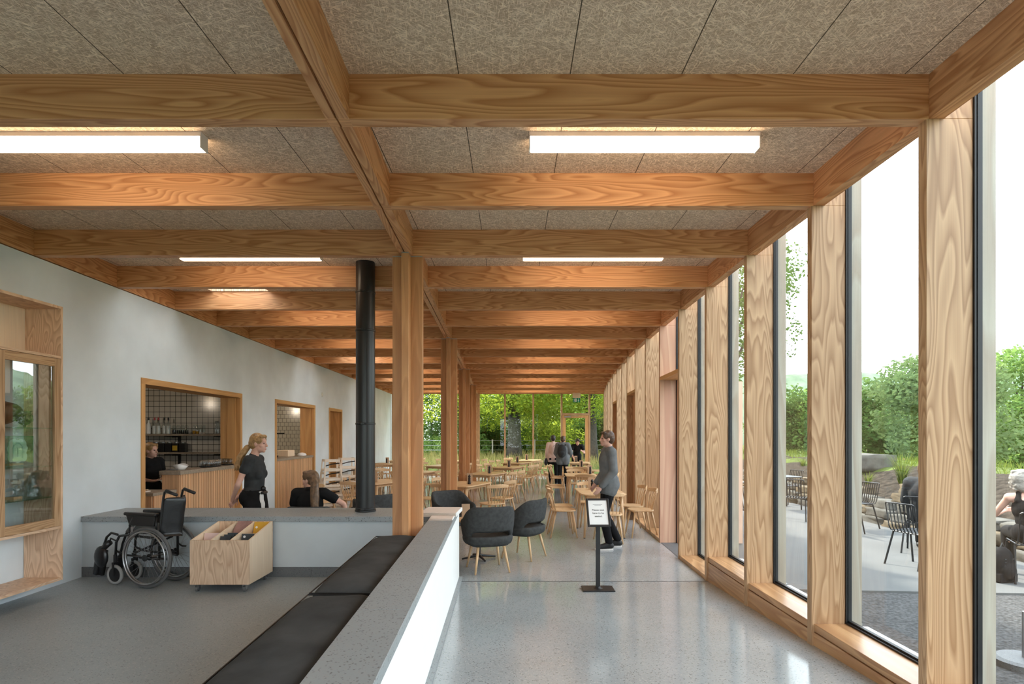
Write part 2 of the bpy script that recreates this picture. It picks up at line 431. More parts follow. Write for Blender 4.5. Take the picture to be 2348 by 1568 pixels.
class MB:
    """Collects shapes and links them as one mesh object."""
    def __init__(s): s.v, s.f = [], []
    def add(s, vs, fs):
        k = len(s.v); s.v += [tuple(v) for v in vs]; s.f += [tuple(i + k for i in f) for f in fs]; return s
    def hexa(s, c8):
        return s.add(c8, [(0, 3, 2, 1), (4, 5, 6, 7), (0, 1, 5, 4), (1, 2, 6, 5), (2, 3, 7, 6), (3, 0, 4, 7)])
    def box(s, x0, x1, y0, y1, z0, z1):
        return s.hexa([(x0, y0, z0), (x1, y0, z0), (x1, y1, z0), (x0, y1, z0), (x0, y0, z1), (x1, y0, z1), (x1, y1, z1), (x0, y1, z1)])
    def obox(s, c, size, R=None):
        R = R or Matrix.Identity(3); c = Vector(c); a, b, d = (q / 2 for q in size)
        return s.hexa([c + R @ Vector(p) for p in [(-a, -b, -d), (a, -b, -d), (a, b, -d), (-a, b, -d), (-a, -b, d), (a, -b, d), (a, b, d), (-a, b, d)]])
    def skew(s, p0, p1, o0, o1, z0, z1, za=None):
        """Prism over the plan segment p0-p1, between x offsets o0 and o1."""
        return s.hexa([(p0[0] + o0, p0[1], z0), (p0[0] + o1, p0[1], z0), (p1[0] + o1, p1[1], z0), (p1[0] + o0, p1[1], z0),
                       (p0[0] + o0, p0[1], z1), (p0[0] + o1, p0[1], z1), (p1[0] + o1, p1[1], z1), (p1[0] + o0, p1[1], z1)])
    def tube(s, pts, r, n=8, caps=True):
        pts = [Vector(p) for p in pts]; m = len(pts)
        rs = r if isinstance(r, (list, tuple)) else [r] * m
        t0 = (pts[1] - pts[0]).normalized()
        u = t0.orthogonal().normalized()
        vs = []
        for i, p in enumerate(pts):
            if i == 0: t = pts[1] - pts[0]
            elif i == m - 1: t = pts[-1] - pts[-2]
            else: t = (pts[i + 1] - p).normalized() + (p - pts[i - 1]).normalized()
            if t.length < 1e-9: t = t0
            t.normalize(); u = (u - t * u.dot(t)).normalized(); w = t.cross(u)
            for k in range(n):
                a = 2 * PI * k / n
                vs.append(p + (u * math.cos(a) + w * math.sin(a)) * rs[i])
        fs = [(i * n + k, i * n + (k + 1) % n, (i + 1) * n + (k + 1) % n, (i + 1) * n + k) for i in range(m - 1) for k in range(n)]
        if caps: fs += [tuple(range(n))[::-1], tuple(range((m - 1) * n, m * n))]
        return s.add(vs, fs)
    def lathe(s, prof, c=(0, 0, 0), n=16, axis='Z', R=None):
        """Revolve (radius, height) pairs."""
        vs = []; c = Vector(c)
        for r, h in prof:
            for k in range(n):
                a = 2 * PI * k / n; q = Vector((r * math.cos(a), r * math.sin(a), h))
                if axis == 'Y': q = Vector((q.x, q.z, q.y))
                if axis == 'X': q = Vector((q.z, q.x, q.y))
                if R: q = R @ q
                vs.append(c + q)
        m = len(prof)
        fs = [(i * n + k, i * n + (k + 1) % n, (i + 1) * n + (k + 1) % n, (i + 1) * n + k) for i in range(m - 1) for k in range(n)]
        if prof[0][0] > 1e-5: fs.append(tuple(range(n))[::-1])
        if prof[-1][0] > 1e-5: fs.append(tuple(range((m - 1) * n, m * n)))
        return s.add(vs, fs)
    def torus(s, c, R0, r, n=36, k=8, axis='Y', M3=None):
        vs = []; c = Vector(c)
        for i in range(n):
            a = 2 * PI * i / n
            for j in range(k):
                b = 2 * PI * j / k; q = Vector(((R0 + r * math.cos(b)) * math.cos(a), r * math.sin(b), (R0 + r * math.cos(b)) * math.sin(a)))
                if axis == 'Z': q = Vector((q.x, q.z, q.y))
                if axis == 'X': q = Vector((q.y, q.x, q.z))
                if M3: q = M3 @ q
                vs.append(c + q)
        fs = [(i * k + j, i * k + (j + 1) % k, ((i + 1) % n) * k + (j + 1) % k, ((i + 1) % n) * k + j) for i in range(n) for j in range(k)]
        return s.add(vs, fs)
    def ball(s, c, rad, R=None, n=16, m=10):
        vs = []; c = Vector(c); R = R or Matrix.Identity(3)
        for i in range(1, m):
            a = PI * i / m
            for k in range(n):
                b = 2 * PI * k / n
                vs.append(c + R @ Vector((rad[0] * math.sin(a) * math.cos(b), rad[1] * math.sin(a) * math.sin(b), rad[2] * math.cos(a))))
        vs.append(c + R @ Vector((0, 0, rad[2]))); vs.append(c + R @ Vector((0, 0, -rad[2])))
        fs = [(i * n + k, (i + 1) * n + k, (i + 1) * n + (k + 1) % n, i * n + (k + 1) % n) for i in range(m - 2) for k in range(n)]
        T = (m - 1) * n
        fs += [(T, k, (k + 1) % n) for k in range(n)]
        fs += [(T + 1, (m - 2) * n + (k + 1) % n, (m - 2) * n + k) for k in range(n)]
        return s.add(vs, fs)
    def cap(s, a, b, ra, rb, n=12):
        """Tapered capsule."""
        a, b = Vector(a), Vector(b); t = (b - a); L = t.length
        if L < 1e-6: return s.ball(a, (ra, ra, ra))
        t /= L
        pts, rs = [], []
        for k in range(5):
            q = PI / 2 * (1 - k / 4); pts.append(a - t * ra * math.sin(q)); rs.append(max(1e-4, ra * math.cos(q)))
        for k in range(5):
            q = PI / 2 * k / 4; pts.append(b + t * rb * math.sin(q)); rs.append(max(1e-4, rb * math.cos(q)))
        return s.tube(pts, rs, n)
    def build(s, name, m, parent=None, smooth=False, bevel=0.0, seg=2, center=False, loc=None, rz=0.0, sub=0):
        me = bpy.data.meshes.new(name)
        vs = s.v
        if center:
            a = np.array(vs); c = (a.min(0) + a.max(0)) / 2; vs = (a - c).tolist(); loc = tuple(c)
        me.from_pydata(vs, [], s.f)
        me.validate(clean_customdata=False)
        me.update()
        if smooth: me.polygons.foreach_set('use_smooth', [True] * len(me.polygons))
        for x in (m if isinstance(m, (list, tuple)) else [m]):
            me.materials.append(M[x] if isinstance(x, str) else x)
        o = bpy.data.objects.new(name, me); C.objects.link(o)
        if loc: o.location = loc
        o.rotation_euler = (0, 0, rz)
        if parent: o.parent = parent
        if bevel:
            b = o.modifiers.new('bevel', 'BEVEL'); b.width = bevel; b.segments = seg; b.limit_method = 'ANGLE'; b.angle_limit = 0.7
        if sub:
            b = o.modifiers.new('subdivision', 'SUBSURF'); b.levels = sub; b.render_levels = sub
        return o

def shade_auto(o, ang=0.6):
    me = o.data
    me.polygons.foreach_set('use_smooth', [True] * len(me.polygons))
    try: me.set_sharp_from_angle(angle=ang)
    except Exception: pass
    return o

def copy_tree(o, loc=None, rz=None, label=None, parent=None):
    c = o.copy(); C.objects.link(c)
    if parent: c.parent = parent
    if loc is not None: c.location = loc
    if rz is not None: c.rotation_euler = (0, 0, rz)
    if label: c['label'] = label
    for ch in list(o.children): copy_tree(ch, parent=c)
    return c

ORD = ['first', 'second', 'third', 'fourth', 'fifth', 'sixth', 'seventh', 'eighth', 'ninth', 'tenth', 'eleventh', 'twelfth', 'thirteenth',
       'fourteenth', 'fifteenth', 'sixteenth', 'seventeenth', 'eighteenth', 'nineteenth', 'twentieth', 'twenty-first', 'twenty-second']

def text_mesh(name, body, size, m, parent, loc, rot, align='CENTER', ext=0.0005):
    cu = bpy.data.curves.new(name, 'FONT'); cu.body = body; cu.size = size; cu.align_x = align; cu.extrude = ext
    t = bpy.data.objects.new(name, cu); C.objects.link(t)
    dg = bpy.context.evaluated_depsgraph_get(); dg.update()
    me = bpy.data.meshes.new_from_object(t.evaluated_get(dg)); bpy.data.objects.remove(t)
    me.materials.clear(); me.materials.append(M[m])
    o = bpy.data.objects.new(name, me); C.objects.link(o); o.parent = parent; o.location = loc; o.rotation_euler = rot
    return o
# ------------------------------------------------------------------ plan of the building
D0, BAY = 3.165, 1.2
def dep(i): return D0 + BAY * i
ZB, ZC = 3.38, 3.62           # underside of beams, underside of ceiling
XR_PTS = {-4: 2.25, -3: 2.25, -2: 2.25, -1: 2.245, 0: 2.243, 1: 2.236, 2: 2.233, 3: 2.249, 4: 2.277, 5: 2.318, 6: 2.367, 7: 2.437, 8: 2.511,
          9: 2.617, 10: 2.716, 11: 2.818, 12: 2.948, 13: 3.068, 14: 3.206, 15: 3.36, 16: 3.52, 17: 3.69, 18: 3.88}
YEND = 24.3
def interp(pts, y):
    for (a, xa), (b, xb) in zip(pts[:-1], pts[1:]):
        if y <= b: break
    return xa + (xb - xa) * (y - a) / (b - a)
_xr = [(dep(i), x) for i, x in sorted(XR_PTS.items())]
_xl = [(-6, -4.46), (0, -4.50), (5.5, -4.53), (8, -4.572), (10.2, -4.636), (18, -4.78), (26, -5.06)]
def XR(y): return interp(_xr, y)
def XL(y): return interp(_xl, y)
def XCEN(y): return -0.86 - 0.025 * y            # axis of the middle beam and posts
def RAMP(y): return min(0.18, max(0.0, 0.05 * (6.75 - y)))
def LW(x0, y): return x0 - 0.02867 * y           # frame of the long low wall
YB = -2.6                                        # how far the shell runs behind the camera
FR = 0.18                                        # raised floor level

# floors
b = MB(); ys_ = [6.75] + [dep(i) for i in range(4, 18)] + [YEND + 0.12]
for ya_, yc_ in zip(ys_[:-1], ys_[1:]):
    qa, qc = XR(ya_) + 0.27, XR(yc_) + 0.27
    b.hexa([(-9.5, ya_, -0.25), (qa, ya_, -0.25), (qc, yc_, -0.25), (-9.5, yc_, -0.25), (-9.5, ya_, 0), (qa, ya_, 0), (qc, yc_, 0), (-9.5, yc_, 0)])
tag(b.build('floor', 'floor_concrete'), 'polished grey concrete floor of the dining area', 'floor', kind='structure')
b = MB()
y3 = 6.75 - FR / 0.05
b.hexa([(-1.2, y3, -0.2), (2.6, y3, -0.2), (2.6, 6.75, -0.2), (-1.2, 6.75, -0.2), (-1.2, y3, FR), (2.6, y3, FR), (2.6, 6.75, 0), (-1.2, 6.75, 0)])
b.box(-1.2, 2.6, YB, y3, -0.2, FR)
tag(b.build('floor', 'floor_concrete'), 'pale polished concrete ramp beside the tall windows', 'floor', kind='structure')
b = MB(); b.box(-5.0, -0.9, YB, 6.5, -0.2, FR)
tag(b.build('floor', 'floor_raised'), 'darker grey concrete floor under the wheelchair', 'floor', kind='structure')
b = MB(); b.box(-0.86, 2.28, 6.742, 6.758, -0.01, 0.0015)
tag(b.build('trim_1', 'gasket_black'), 'dark joint line across the concrete floor at the ramp foot', 'trim', kind='structure')

# ceiling with two rooflight wells over the left aisle
WELLS = {3: (-4.05, -3.28), 8: (-4.0, -3.2), 12: (-4.0, -3.2)}
b = MB()
yy = [YB] + [dep(i) for i in range(-3, 18)] + [YEND + 0.3]
yy = sorted(y for y in yy if y >= YB)
for y0, y1 in zip(yy[:-1], yy[1:]):
    i = round((y0 - D0) / BAY)
    l0, l1, r0, r1 = XL(y0) - 0.3, XL(y1) - 0.3, XR(y0) + 0.08, XR(y1) + 0.08
    def quad(a0, a1, c0, c1, ya, yb):
        b.hexa([(a0, ya, ZC), (c0, ya, ZC), (c1, yb, ZC), (a1, yb, ZC), (a0, ya, ZC + 0.28), (c0, ya, ZC + 0.28), (c1, yb, ZC + 0.28), (a1, yb, ZC + 0.28)])
    if i in WELLS and y0 > 0:
        w0, w1 = WELLS[i]; ya, yb = y0 + 0.13, y1 - 0.02
        quad(l0, l0, r0, r0, y0, ya); quad(l1, l1, r1, r1, yb, y1)
        quad(l0, l1, w0, w0, ya, yb); quad(w1, w1, r0, r1, ya, yb)
    else:
        quad(l0, l1, r0, r1, y0, y1)
tag(b.build('ceiling', 'wood_wool'), 'beige wood-wool panel ceiling between the beams', 'ceiling', kind='structure')

for k, (i, (w0, w1)) in enumerate(WELLS.items()):
    b = MB(); b.box(w0 - 0.02, w1 + 0.02, dep(i) + 0.11, dep(i + 1), ZC + 0.29, ZC + 0.31)
    tag(b.build('window_%d' % (40 + k), 'opal'), f'opal rooflight in the ceiling over the left aisle, {ORD[k]} from the camera', 'rooflight', 'opal rooflights', 'structure')
# unseen rear wall, added with its opening sized to light the room
b = MB(); b.box(-5.0, -4.2, YB - 0.1, YB, -0.1, ZC + 0.2); b.box(-4.2, 2.3, YB - 0.1, YB, 3.05, ZC + 0.2); b.box(1.9, 2.3, YB - 0.1, YB, -0.1, 3.05)
tag(b.build('wall_rear', 'plaster'), 'plaster wall with a wide opening behind the camera', 'wall', kind='structure')

# cross beams: one over the right aisle and one over the left aisle on every bay line
for i in range(-2, 18):
    y = dep(i); xc = XCEN(y)
    nm = 'behind the camera' if i < 0 else f'{ORD[i]} from the camera'
    for side, x0, x1 in (('right', xc + 0.063, XR(y)), ('left', XL(y) + 0.012, xc - 0.063)):
        b = MB(); b.box(x0, x1, y, y + 0.085, ZB - 0.002, ZC + 0.01)
        tag(b.build('ceiling_beam', 'beam_X', center=True, bevel=0.002, seg=1), f'timber cross beam over the {side} aisle, {nm}', 'beam', 'timber cross beams', 'structure')
# middle beam: a pair of joists with a slot between, one length per bay
for i in range(-3, 17):
    y0, y1 = dep(i) + 0.085, dep(i + 1)
    if i == 16: y1 = YEND
    b = MB()
    for o0, o1 in ((-0.062, -0.012), (0.0, 0.062)):
        b.skew((XCEN(y0), y0), (XCEN(y1), y1), o0, o1, ZB, ZC + 0.01)
    b.skew((XCEN(y0), y0), (XCEN(y1), y1), -0.014, 0.001, ZB + 0.04, ZC)
    nm = f'{i + 1} bays from the camera' if i >= 1 else ('the bay nearest the camera' if i == -1 else ('first full bay' if i == 0 else 'behind the camera'))
    tag(b.build('ceiling_beam', 'beam_Y', center=True), f'slotted middle beam running down the room, {nm}', 'beam', 'middle beam lengths', 'structure')
for i in range(-2, 18):
    y = dep(i); xc = XCEN(y)
    b = MB(); b.box(xc - 0.064, xc - 0.009, y, y + 0.085, ZB, ZC); b.box(xc + 0.001, xc + 0.064, y, y + 0.085, ZB, ZC)
    tag(b.build('ceiling_beam', 'beam_X', center=True), f'joint block where the cross beams meet, {ORD[max(i, 0)]} crossing', 'beam', 'beam joint blocks', 'structure')
# edge beams over the glazing and along the left wall
for i in range(-4, 17):
    y0, y1 = dep(i), dep(i + 1)
    if i == 16: y1 = YEND
    b = MB(); b.skew((XR(y0), y0), (XR(y1), y1), 0, 0.08, ZB, ZC + 0.2)
    tag(b.build('ceiling_beam', 'beam_Y', center=True), f'timber edge beam above the tall windows, bay {i + 1}' if i >= 0 else 'timber edge beam above the window nearest the camera', 'beam', 'edge beams over the windows', 'structure')
    b = MB(); b.skew((XL(y0), y0), (XL(y1), y1), -0.07, 0.012, ZB, ZC + 0.01)
    tag(b.build('ceiling_beam', 'beam_Y', center=True), f'timber edge beam along the top of the plaster wall, bay {i + 1}' if i >= 0 else 'timber edge beam over the display cabinet', 'beam', 'edge beams on the plaster wall', 'structure')

# cruciform posts under the middle beam
for k, i in enumerate((2, 6, 10, 14)):
    y = dep(i) + 0.1; xc = XCEN(y) + 0.008
    root = thing('timber_post', f'cruciform timber post under the middle beam, {ORD[k]} from the camera', 'post', (xc, y, 0), 0, 'cruciform timber posts', 'structure')
    b = MB(); b.box(-0.034, 0.034, -0.20, -0.075, -0.02, ZB - 0.01); b.build('front_blade', 'column_Z', root, bevel=0.003, seg=1)
    b = MB(); b.box(-0.034, 0.034, 0.0, 0.12, -0.02, ZB - 0.01); b.build('rear_blade', 'column_Z', root, bevel=0.003, seg=1)
    b = MB(); b.box(-0.142, -0.008, -0.075, 0.0, -0.02, ZB - 0.01); b.build('wing', 'column_Z', root, bevel=0.003, seg=1)
    b = MB(); b.box(0.008, 0.142, -0.075, 0.0, -0.02, ZB - 0.01); b.build('wing', 'column_Z', root, bevel=0.003, seg=1)
    b = MB(); b.box(-0.14, 0.14, -0.073, -0.002, ZB - 0.01, ZB - 0.001); b.box(-0.032, 0.032, -0.198, 0.118, ZB - 0.01, ZB - 0.001)
    b.build('steel_plate', 'galvanised', root)

# left wall, with three openings
OPEN = [(7.23, 10.09, 2.385), (11.57, 14.07, 2.385), (15.2, 16.45, 2.385)]
def wall_run(b, y0, y1, z0, z1, o0=-0.28, o1=0.0):
    ys = [y0] + [y for y, _ in _xl if y0 < y < y1] + [y1]
    for a, c in zip(ys[:-1], ys[1:]): b.skew((XL(a), a), (XL(c), c), o0, o1, z0, z1)
b = MB(); y = YB
for a, c, z in OPEN:
    wall_run(b, y, a, -0.1, ZB - 0.008); wall_run(b, a, c, z, ZB - 0.008); y = c
wall_run(b, y, YEND + 0.3, -0.1, ZB - 0.008)
wall_run(b, YB, YEND + 0.3, ZB - 0.008, ZC + 0.25, -0.28, -0.075)
tag(b.build('wall_left', 'plaster'), 'long grey plaster wall with three timber-lined openings', 'wall', kind='structure')
for k, (a, c, z) in enumerate(OPEN):
    root = thing(f'trim_{k + 2}', ['orange timber lining of the wide bar hatch', 'orange timber lining of the kitchen hatch', 'orange timber lining of the narrow far doorway'][k], 'frame', kind='structure')
    fw = 0.075
    b = MB(); wall_run(b, a, c, z - fw, z, -0.33, 0.012); b.build('head_lining', 'frame_Y', root, center=True)
    b = MB(); wall_run(b, a, a + fw, 0, z - fw, -0.33, 0.012); b.build('jamb_lining', 'frame_Z', root, center=True)
    b = MB(); wall_run(b, c - fw, c, 0, z - fw, -0.33, 0.012); b.build('jamb_lining', 'frame_Z', root, center=True)
    b = MB(); wall_run(b, c - fw - 0.016, c - fw, 0, z - fw, -0.21, -0.07); b.build('door_stop', 'frame_Z', root, center=True)

# bar room behind the first hatch, kitchen behind the second, lobby behind the third
def shell(name_n, y0, y1, x0, zc, m_back, lab):
    xw = XL((y0 + y1) / 2) - 0.28
    b = MB(); b.box(x0, xw + 0.05, y1, y1 + 0.1, 0, zc)
    tag(b.build('wall_back', m_back), lab[0], 'wall', kind='structure')
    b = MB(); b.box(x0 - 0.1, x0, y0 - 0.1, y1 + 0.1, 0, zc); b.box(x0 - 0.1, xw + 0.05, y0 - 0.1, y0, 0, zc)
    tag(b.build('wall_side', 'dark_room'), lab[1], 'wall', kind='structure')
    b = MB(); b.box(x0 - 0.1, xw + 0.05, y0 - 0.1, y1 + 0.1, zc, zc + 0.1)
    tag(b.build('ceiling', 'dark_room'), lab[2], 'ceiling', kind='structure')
shell(1, 6.6, 10.85, -7.9, 2.75, 'tile_square', ['square white tiles with dark joints behind the bar', 'plain wall at the side of the bar room', 'dim ceiling of the bar room'])
shell(2, 11.1, 15.0, -8.2, 2.75, 'tile_metro', ['cream staggered tiles of the kitchen wall', 'plain wall at the side of the kitchen', 'dim ceiling of the kitchen'])
shell(3, 15.15, 17.2, -7.4, 2.75, 'column_Z', ['timber lining wall inside the far doorway', 'plain side wall inside the far doorway', 'dim ceiling inside the far doorway'])

# right wall: deep timber fins with glass between
LOWSILL = {3, 5, 6, 8, 9, 11, 12, 13, 14, 15, 16}
DOORS = {4: 1, 7: 2, 10: 3}
def fin(i):
    y = dep(i); x = XR(y); zf = RAMP(y) - 0.02
    lab = f'timber window fin {ORD[i]} from the camera' if i >= 0 else 'timber window fin beside the camera'
    root = thing('window_fin', lab, 'fin', (x, y, 0), 0, 'timber window fins', 'structure')
    mt = 'rosy_Z' if i == 5 else 'fir_Z'
    b = MB(); b.box(-0.015, 0.235, 0.0, 0.065, zf, ZB); b.box(0.085, 0.235, 0.0, 0.065, ZB, ZC + 0.2)
    b.build('inner_board', mt, root, bevel=0.002, seg=1)
    b = MB(); b.box(0.235, 0.245, -0.012, 0.077, 0, ZC + 0.2); b.box(0.249, 0.275, -0.015, 0.08, 0, ZC + 0.2)
    b.build('gasket', 'gasket_black', root)
    b = MB(); b.box(0.275, 0.355, -0.006, 0.072, 0.0, ZC + 0.2); b.build('outer_board', 'weathered_Z', root, bevel=0.002, seg=1)
for i in range(-4, 18): fin(i)
n = 0
for i in range(-4, 17):
    y0, y1 = dep(i) + 0.065, dep(i + 1)
    if i == 16: y1 = YEND
    p0, p1 = (XR(y0), y0), (XR(y1), y1)
    where = f'bay {i + 1} from the camera' if i >= 0 else 'the bay beside the camera'
    if i in DOORS:
        k = DOORS[i]
        root = thing(f'door_{k}', f'timber doorway in the window wall, {ORD[k - 1]} from the camera', 'door', kind='structure')
        b = MB(); b.skew(p0, p1, -0.012, 0.30, 2.53, 2.585); b.build('head_board', 'frame_Y', root, center=True)
        b = MB(); b.skew(p0, p1, 0.255, 0.265, 2.585, ZC + 0.1); b.build('fanlight_pane', 'pane', root)
        b = MB(); b.skew(p0, p1, 0.245, 0.28, 2.585, 2.61); b.build('gasket', 'gasket_black', root)
        b = MB(); b.skew(p0, p1, 0.0, 0.36, -0.02, 0.004); b.build('threshold', 'plinth_concrete', root)
        if k == 1:
            b = MB(); b.box(p1[0] + 0.245, p1[0] + 0.36, y1 - 0.075, y1 - 0.005, 0.004, 2.53); b.build('jamb_board', 'pink_Z', root, bevel=0.003, seg=1, center=True)
            lf = MB(); lf.box(p1[0] + 0.365, p1[0] + 1.22, y1 - 0.135, y1 - 0.08, 0.015, 2.5); lo = lf.build('door_leaf', 'pink_Z', root, bevel=0.003, seg=1, center=True)
            for z in (0.45, 1.25, 1.95, 2.27):
                h = MB(); h.box(p1[0] + 0.33, p1[0] + 0.363, y1 - 0.082, y1 - 0.072, z - 0.055, z + 0.055); h.build('hinge', 'steel', root)
        else:
            b = MB(); b.skew(p0, p1, 0.10, 0.15, 0.0, 2.53); b.build('door_leaf', 'column_Z', root, center=True)
        continue
    n += 1
    root = thing(f'window_{n}', f'tall window pane between timber fins, {where}', 'window', kind='structure')
    zs = 0.05 if i in LOWSILL else 0.28
    b = MB(); b.skew(p0, p1, 0.257, 0.265, zs, ZC + 0.18); b.build('pane', 'pane', root)
    b = MB(); b.skew(p0, p1, 0.235, 0.250, zs, zs + 0.012); b.skew(p0, p1, 0.252, 0.280, zs, zs + 0.025); b.build('gasket', 'gasket_black', root)
    b = MB()
    if zs > 0.1:
        b.skew(p0, p1, 0.004, 0.245, zs - 0.055, zs); b.build('sill_board', 'sill_Y', root, center=True, bevel=0.002, seg=1)
        b = MB(); b.skew(p0, p1, 0.0, 0.24, RAMP(y0) - 0.1, zs - 0.062); b.build('plinth_board', 'sill_Y', root, center=True)
        b = MB(); b.skew(p0, p1, 0.02, 0.24, zs - 0.064, zs - 0.05); b.build('shadow_gap', 'gasket_black', root)
    else:
        b.skew(p0, p1, -0.008, 0.245, -0.02, zs); b.build('sill_board', 'sill_Y', root, center=True, bevel=0.002, seg=1)
    b = MB(); b.skew(p0, p1, 0.28, 0.40, zs - 0.10, zs - 0.02); b.build('outer_sill', 'galvanised', root)

# glazed end wall
root = thing('window_0', 'glazed end wall looking out on the oak tree', 'window', kind='structure')
xl, xr = XL(YEND), 3.92
b = MB(); b.box(xl, xr + 0.3, YEND, YEND + 0.10, ZB - 0.005, ZC + 0.1); b.build('head_beam', 'beam_X', root, center=True)
b = MB(); b.box(xl, xr, YEND, YEND + 0.10, -0.02, 0.07); b.build('sill_board', 'sill_Y', root, center=True)
MX = [-4.93, -3.75, -2.58, -1.42, -0.29, 0.88, 2.05, 3.20, 3.88]
for x in MX:
    w = 0.09 if x == -1.42 else 0.045
    b = MB(); b.box(x - w, x + w, YEND - (0.06 if w > 0.05 else 0), YEND + 0.09, 0.0, ZB)
    if w < 0.05: b = MB(); b.box(x - 0.035, x + 0.035, YEND, YEND + 0.09, 0.0, ZB)
    b.build('mullion', 'fir_Z', root, center=True)
for a, c in zip(MX[:-1], MX[1:]):
    if a == 2.05: continue
    b = MB(); b.box(a, c, YEND + 0.04, YEND + 0.048, 0.0, ZB); b.build('pane', 'pane', root)
root = thing('door_4', 'glazed timber exit door in the end wall', 'door', kind='structure')
b = MB(); b.box(2.085, 3.165, YEND, YEND + 0.09, 2.50, 2.58); b.build('transom', 'fir_X', root, center=True)
b = MB(); b.box(2.085, 3.165, YEND + 0.04, YEND + 0.048, 2.58, ZB); b.build('pane', 'pane', root)
b = MB(); b.box(2.09, 2.22, YEND + 0.01, YEND + 0.07, 0.02, 2.49); b.box(3.03, 3.16, YEND + 0.01, YEND + 0.07, 0.02, 2.49)
b.box(2.22, 3.03, YEND + 0.01, YEND + 0.07, 2.38, 2.49); b.box(2.22, 3.03, YEND + 0.01, YEND + 0.07, 0.02, 0.22)
b.build('door_frame', 'frame_Z', root, center=True)
b = MB(); b.box(2.22, 3.03, YEND + 0.035, YEND + 0.043, 0.22, 2.38); b.build('pane', 'pane', root)
b = MB(); b.box(2.15, 2.42, YEND - 0.05, YEND + 0.01, 2.40, 2.45); b.tube([(2.3, YEND - 0.03, 2.455), (2.62, YEND - 0.12, 2.455), (2.75, YEND - 0.01, 2.455)], 0.01, 6); b.build('door_closer', 'steel', root)

# long low wall with coping, hearth wall behind, bench base
ye = 6.94
root = thing('wall_low', 'long low white wall with grey concrete coping beside the ramp', 'wall', kind='structure')
def lwall(b, xa, xb, y0, y1, z0, z1):
    b.hexa([(LW(xa, y0), y0, z0), (LW(xb, y0), y0, z0), (LW(xb, y1), y1, z0), (LW(xa, y1), y1, z0), (LW(xa, y0), y0, z1), (LW(xb, y0), y0, z1), (LW(xb, y1), y1, z1), (LW(xa, y1), y1, z1)]); return b
lwall(MB(), -0.67, -0.424, YB, ye - 0.004, -0.1, 0.764).build('wall_panel', 'white_paint', root)
cuts = [YB, 1.1, 2.9, 4.63, ye]
for a, c in zip(cuts[:-1], cuts[1:]): lwall(MB(), -0.677, -0.421, a + 0.0015, c - 0.0015, 0.764, 0.82).build('coping', 'coping_concrete', root, center=True, bevel=0.002, seg=1)
b = MB(); lwall(b, -0.421, -0.385, YB, ye, -0.05, 0.0)
b = MB()
for a, c in ((y3, ye), (YB, y3)):
    za, zc = RAMP(a) + 0.012, RAMP(c) + 0.012
    b.hexa([(LW(-0.43, a), a, -0.1), (LW(-0.385, a), a, -0.1), (LW(-0.385, c), c, -0.1), (LW(-0.43, c), c, -0.1), (LW(-0.43, a), a, za), (LW(-0.385, a), a, za), (LW(-0.385, c), c, zc), (LW(-0.43, c), c, zc)])
b.build('skirting', 'coping_concrete', root)
root = thing('wall_hearth', 'low grey wall with deep concrete coping carrying the black flue', 'wall', kind='structure')
xh = LW(-0.677, 6.5) - 0.002
b = MB(); b.box(XL(6.5) + 0.003, xh, 6.222, 6.93, 0.0, 0.764); b.build('wall_panel', 'plaster_grey', root)
for a, c in ((XL(6.5) + 0.003, -3.5), (-3.497, -1.72), (-1.717, xh)):
    b = MB(); b.box(a, c, 6.2, 6.94, 0.764, 0.82); b.build('coping', 'coping_concrete', root, center=True, bevel=0.002, seg=1)
xs = [XL(6.5) + 0.003, -3.9, -3.0, -2.12, -1.3, xh]
for a, c in zip(xs[:-1], xs[1:]):
    b = MB(); b.box(a + 0.001, c - 0.001, 6.212, 6.24, FR, FR + 0.105); b.build('skirting', 'plinth_concrete', root, center=True)
root = thing('bench_plinth', 'grey concrete bench base under the dark cushions', 'bench')
lwall(MB(), -1.085, -0.679, YB, 5.4, 0.0, 0.70).build('bench_base', 'plaster_grey', root)
# ------------------------------------------------------------------ outdoors: ground, terrace, trees
def smooth(a, b, x):
    t = min(1, max(0, (x - a) / (b - a))); return t * t * (3 - 2 * t)
def HT(x, y):
    """Height of the open ground round the building."""
    bank = 0.98 * smooth(7.25, 9.2, x) - 1.2 * smooth(11, 22, x)
    end = 0.42 * smooth(25.5, 37, y)
    edge = 1 - smooth(60, 110, math.hypot(x, y))
    return max(bank, end * (1 - smooth(9, 15, x)) - 0.35 * smooth(9, 18, x)) - 0.06
nx, ny = 90, 70
xs = [-60 + 160 * (k / (nx - 1)) for k in range(nx)]
xs = sorted(set([round(x, 3) for x in xs] + [4.0 + 0.25 * k for k in range(32)]))
ys = sorted(set([-45, -35, -26, -19, -13] + [round(-8 + 150 * (k / (ny - 1)) ** 1.6, 3) for k in range(ny)] + [25.0, 26, 28, 30, 32, 34, 36]))
v, f = [], []
for y in ys:
    for x in xs:
        z = HT(x, y)
        if -9.8 < x < 6.7 and y < 24.9: z = -0.3
        v.append((x, y, z))
for j in range(len(ys) - 1):
    for i in range(len(xs) - 1):
        f.append((j * len(xs) + i, j * len(xs) + i + 1, (j + 1) * len(xs) + i + 1, (j + 1) * len(xs) + i))
b = MB(); b.add(v, f)
tag(b.build('ground', 'meadow', smooth=True), 'green meadow around the building', 'ground', kind='structure')
b = MB()
ty = [6.45] + [dep(i) for i in range(3, 18)] + [26.0]
for y0, y1 in zip(ty[:-1], ty[1:]):
    for yy_ in (y0, y1): pass
    q0, q1 = XR(y0) + 0.27, XR(y1) + 0.27
    e0, e1 = 6.76 + 0.02 * (y0 - 6), 6.76 + 0.02 * (y1 - 6)
    f0 = 6.15 if y0 == 6.45 else y0
    b.hexa([(q0, y0, -0.2), (e0, f0, -0.2), (e1, y1, -0.2), (q1, y1, -0.2), (q0, y0, 0), (e0, f0, 0), (e1, y1, 0), (q1, y1, 0)])
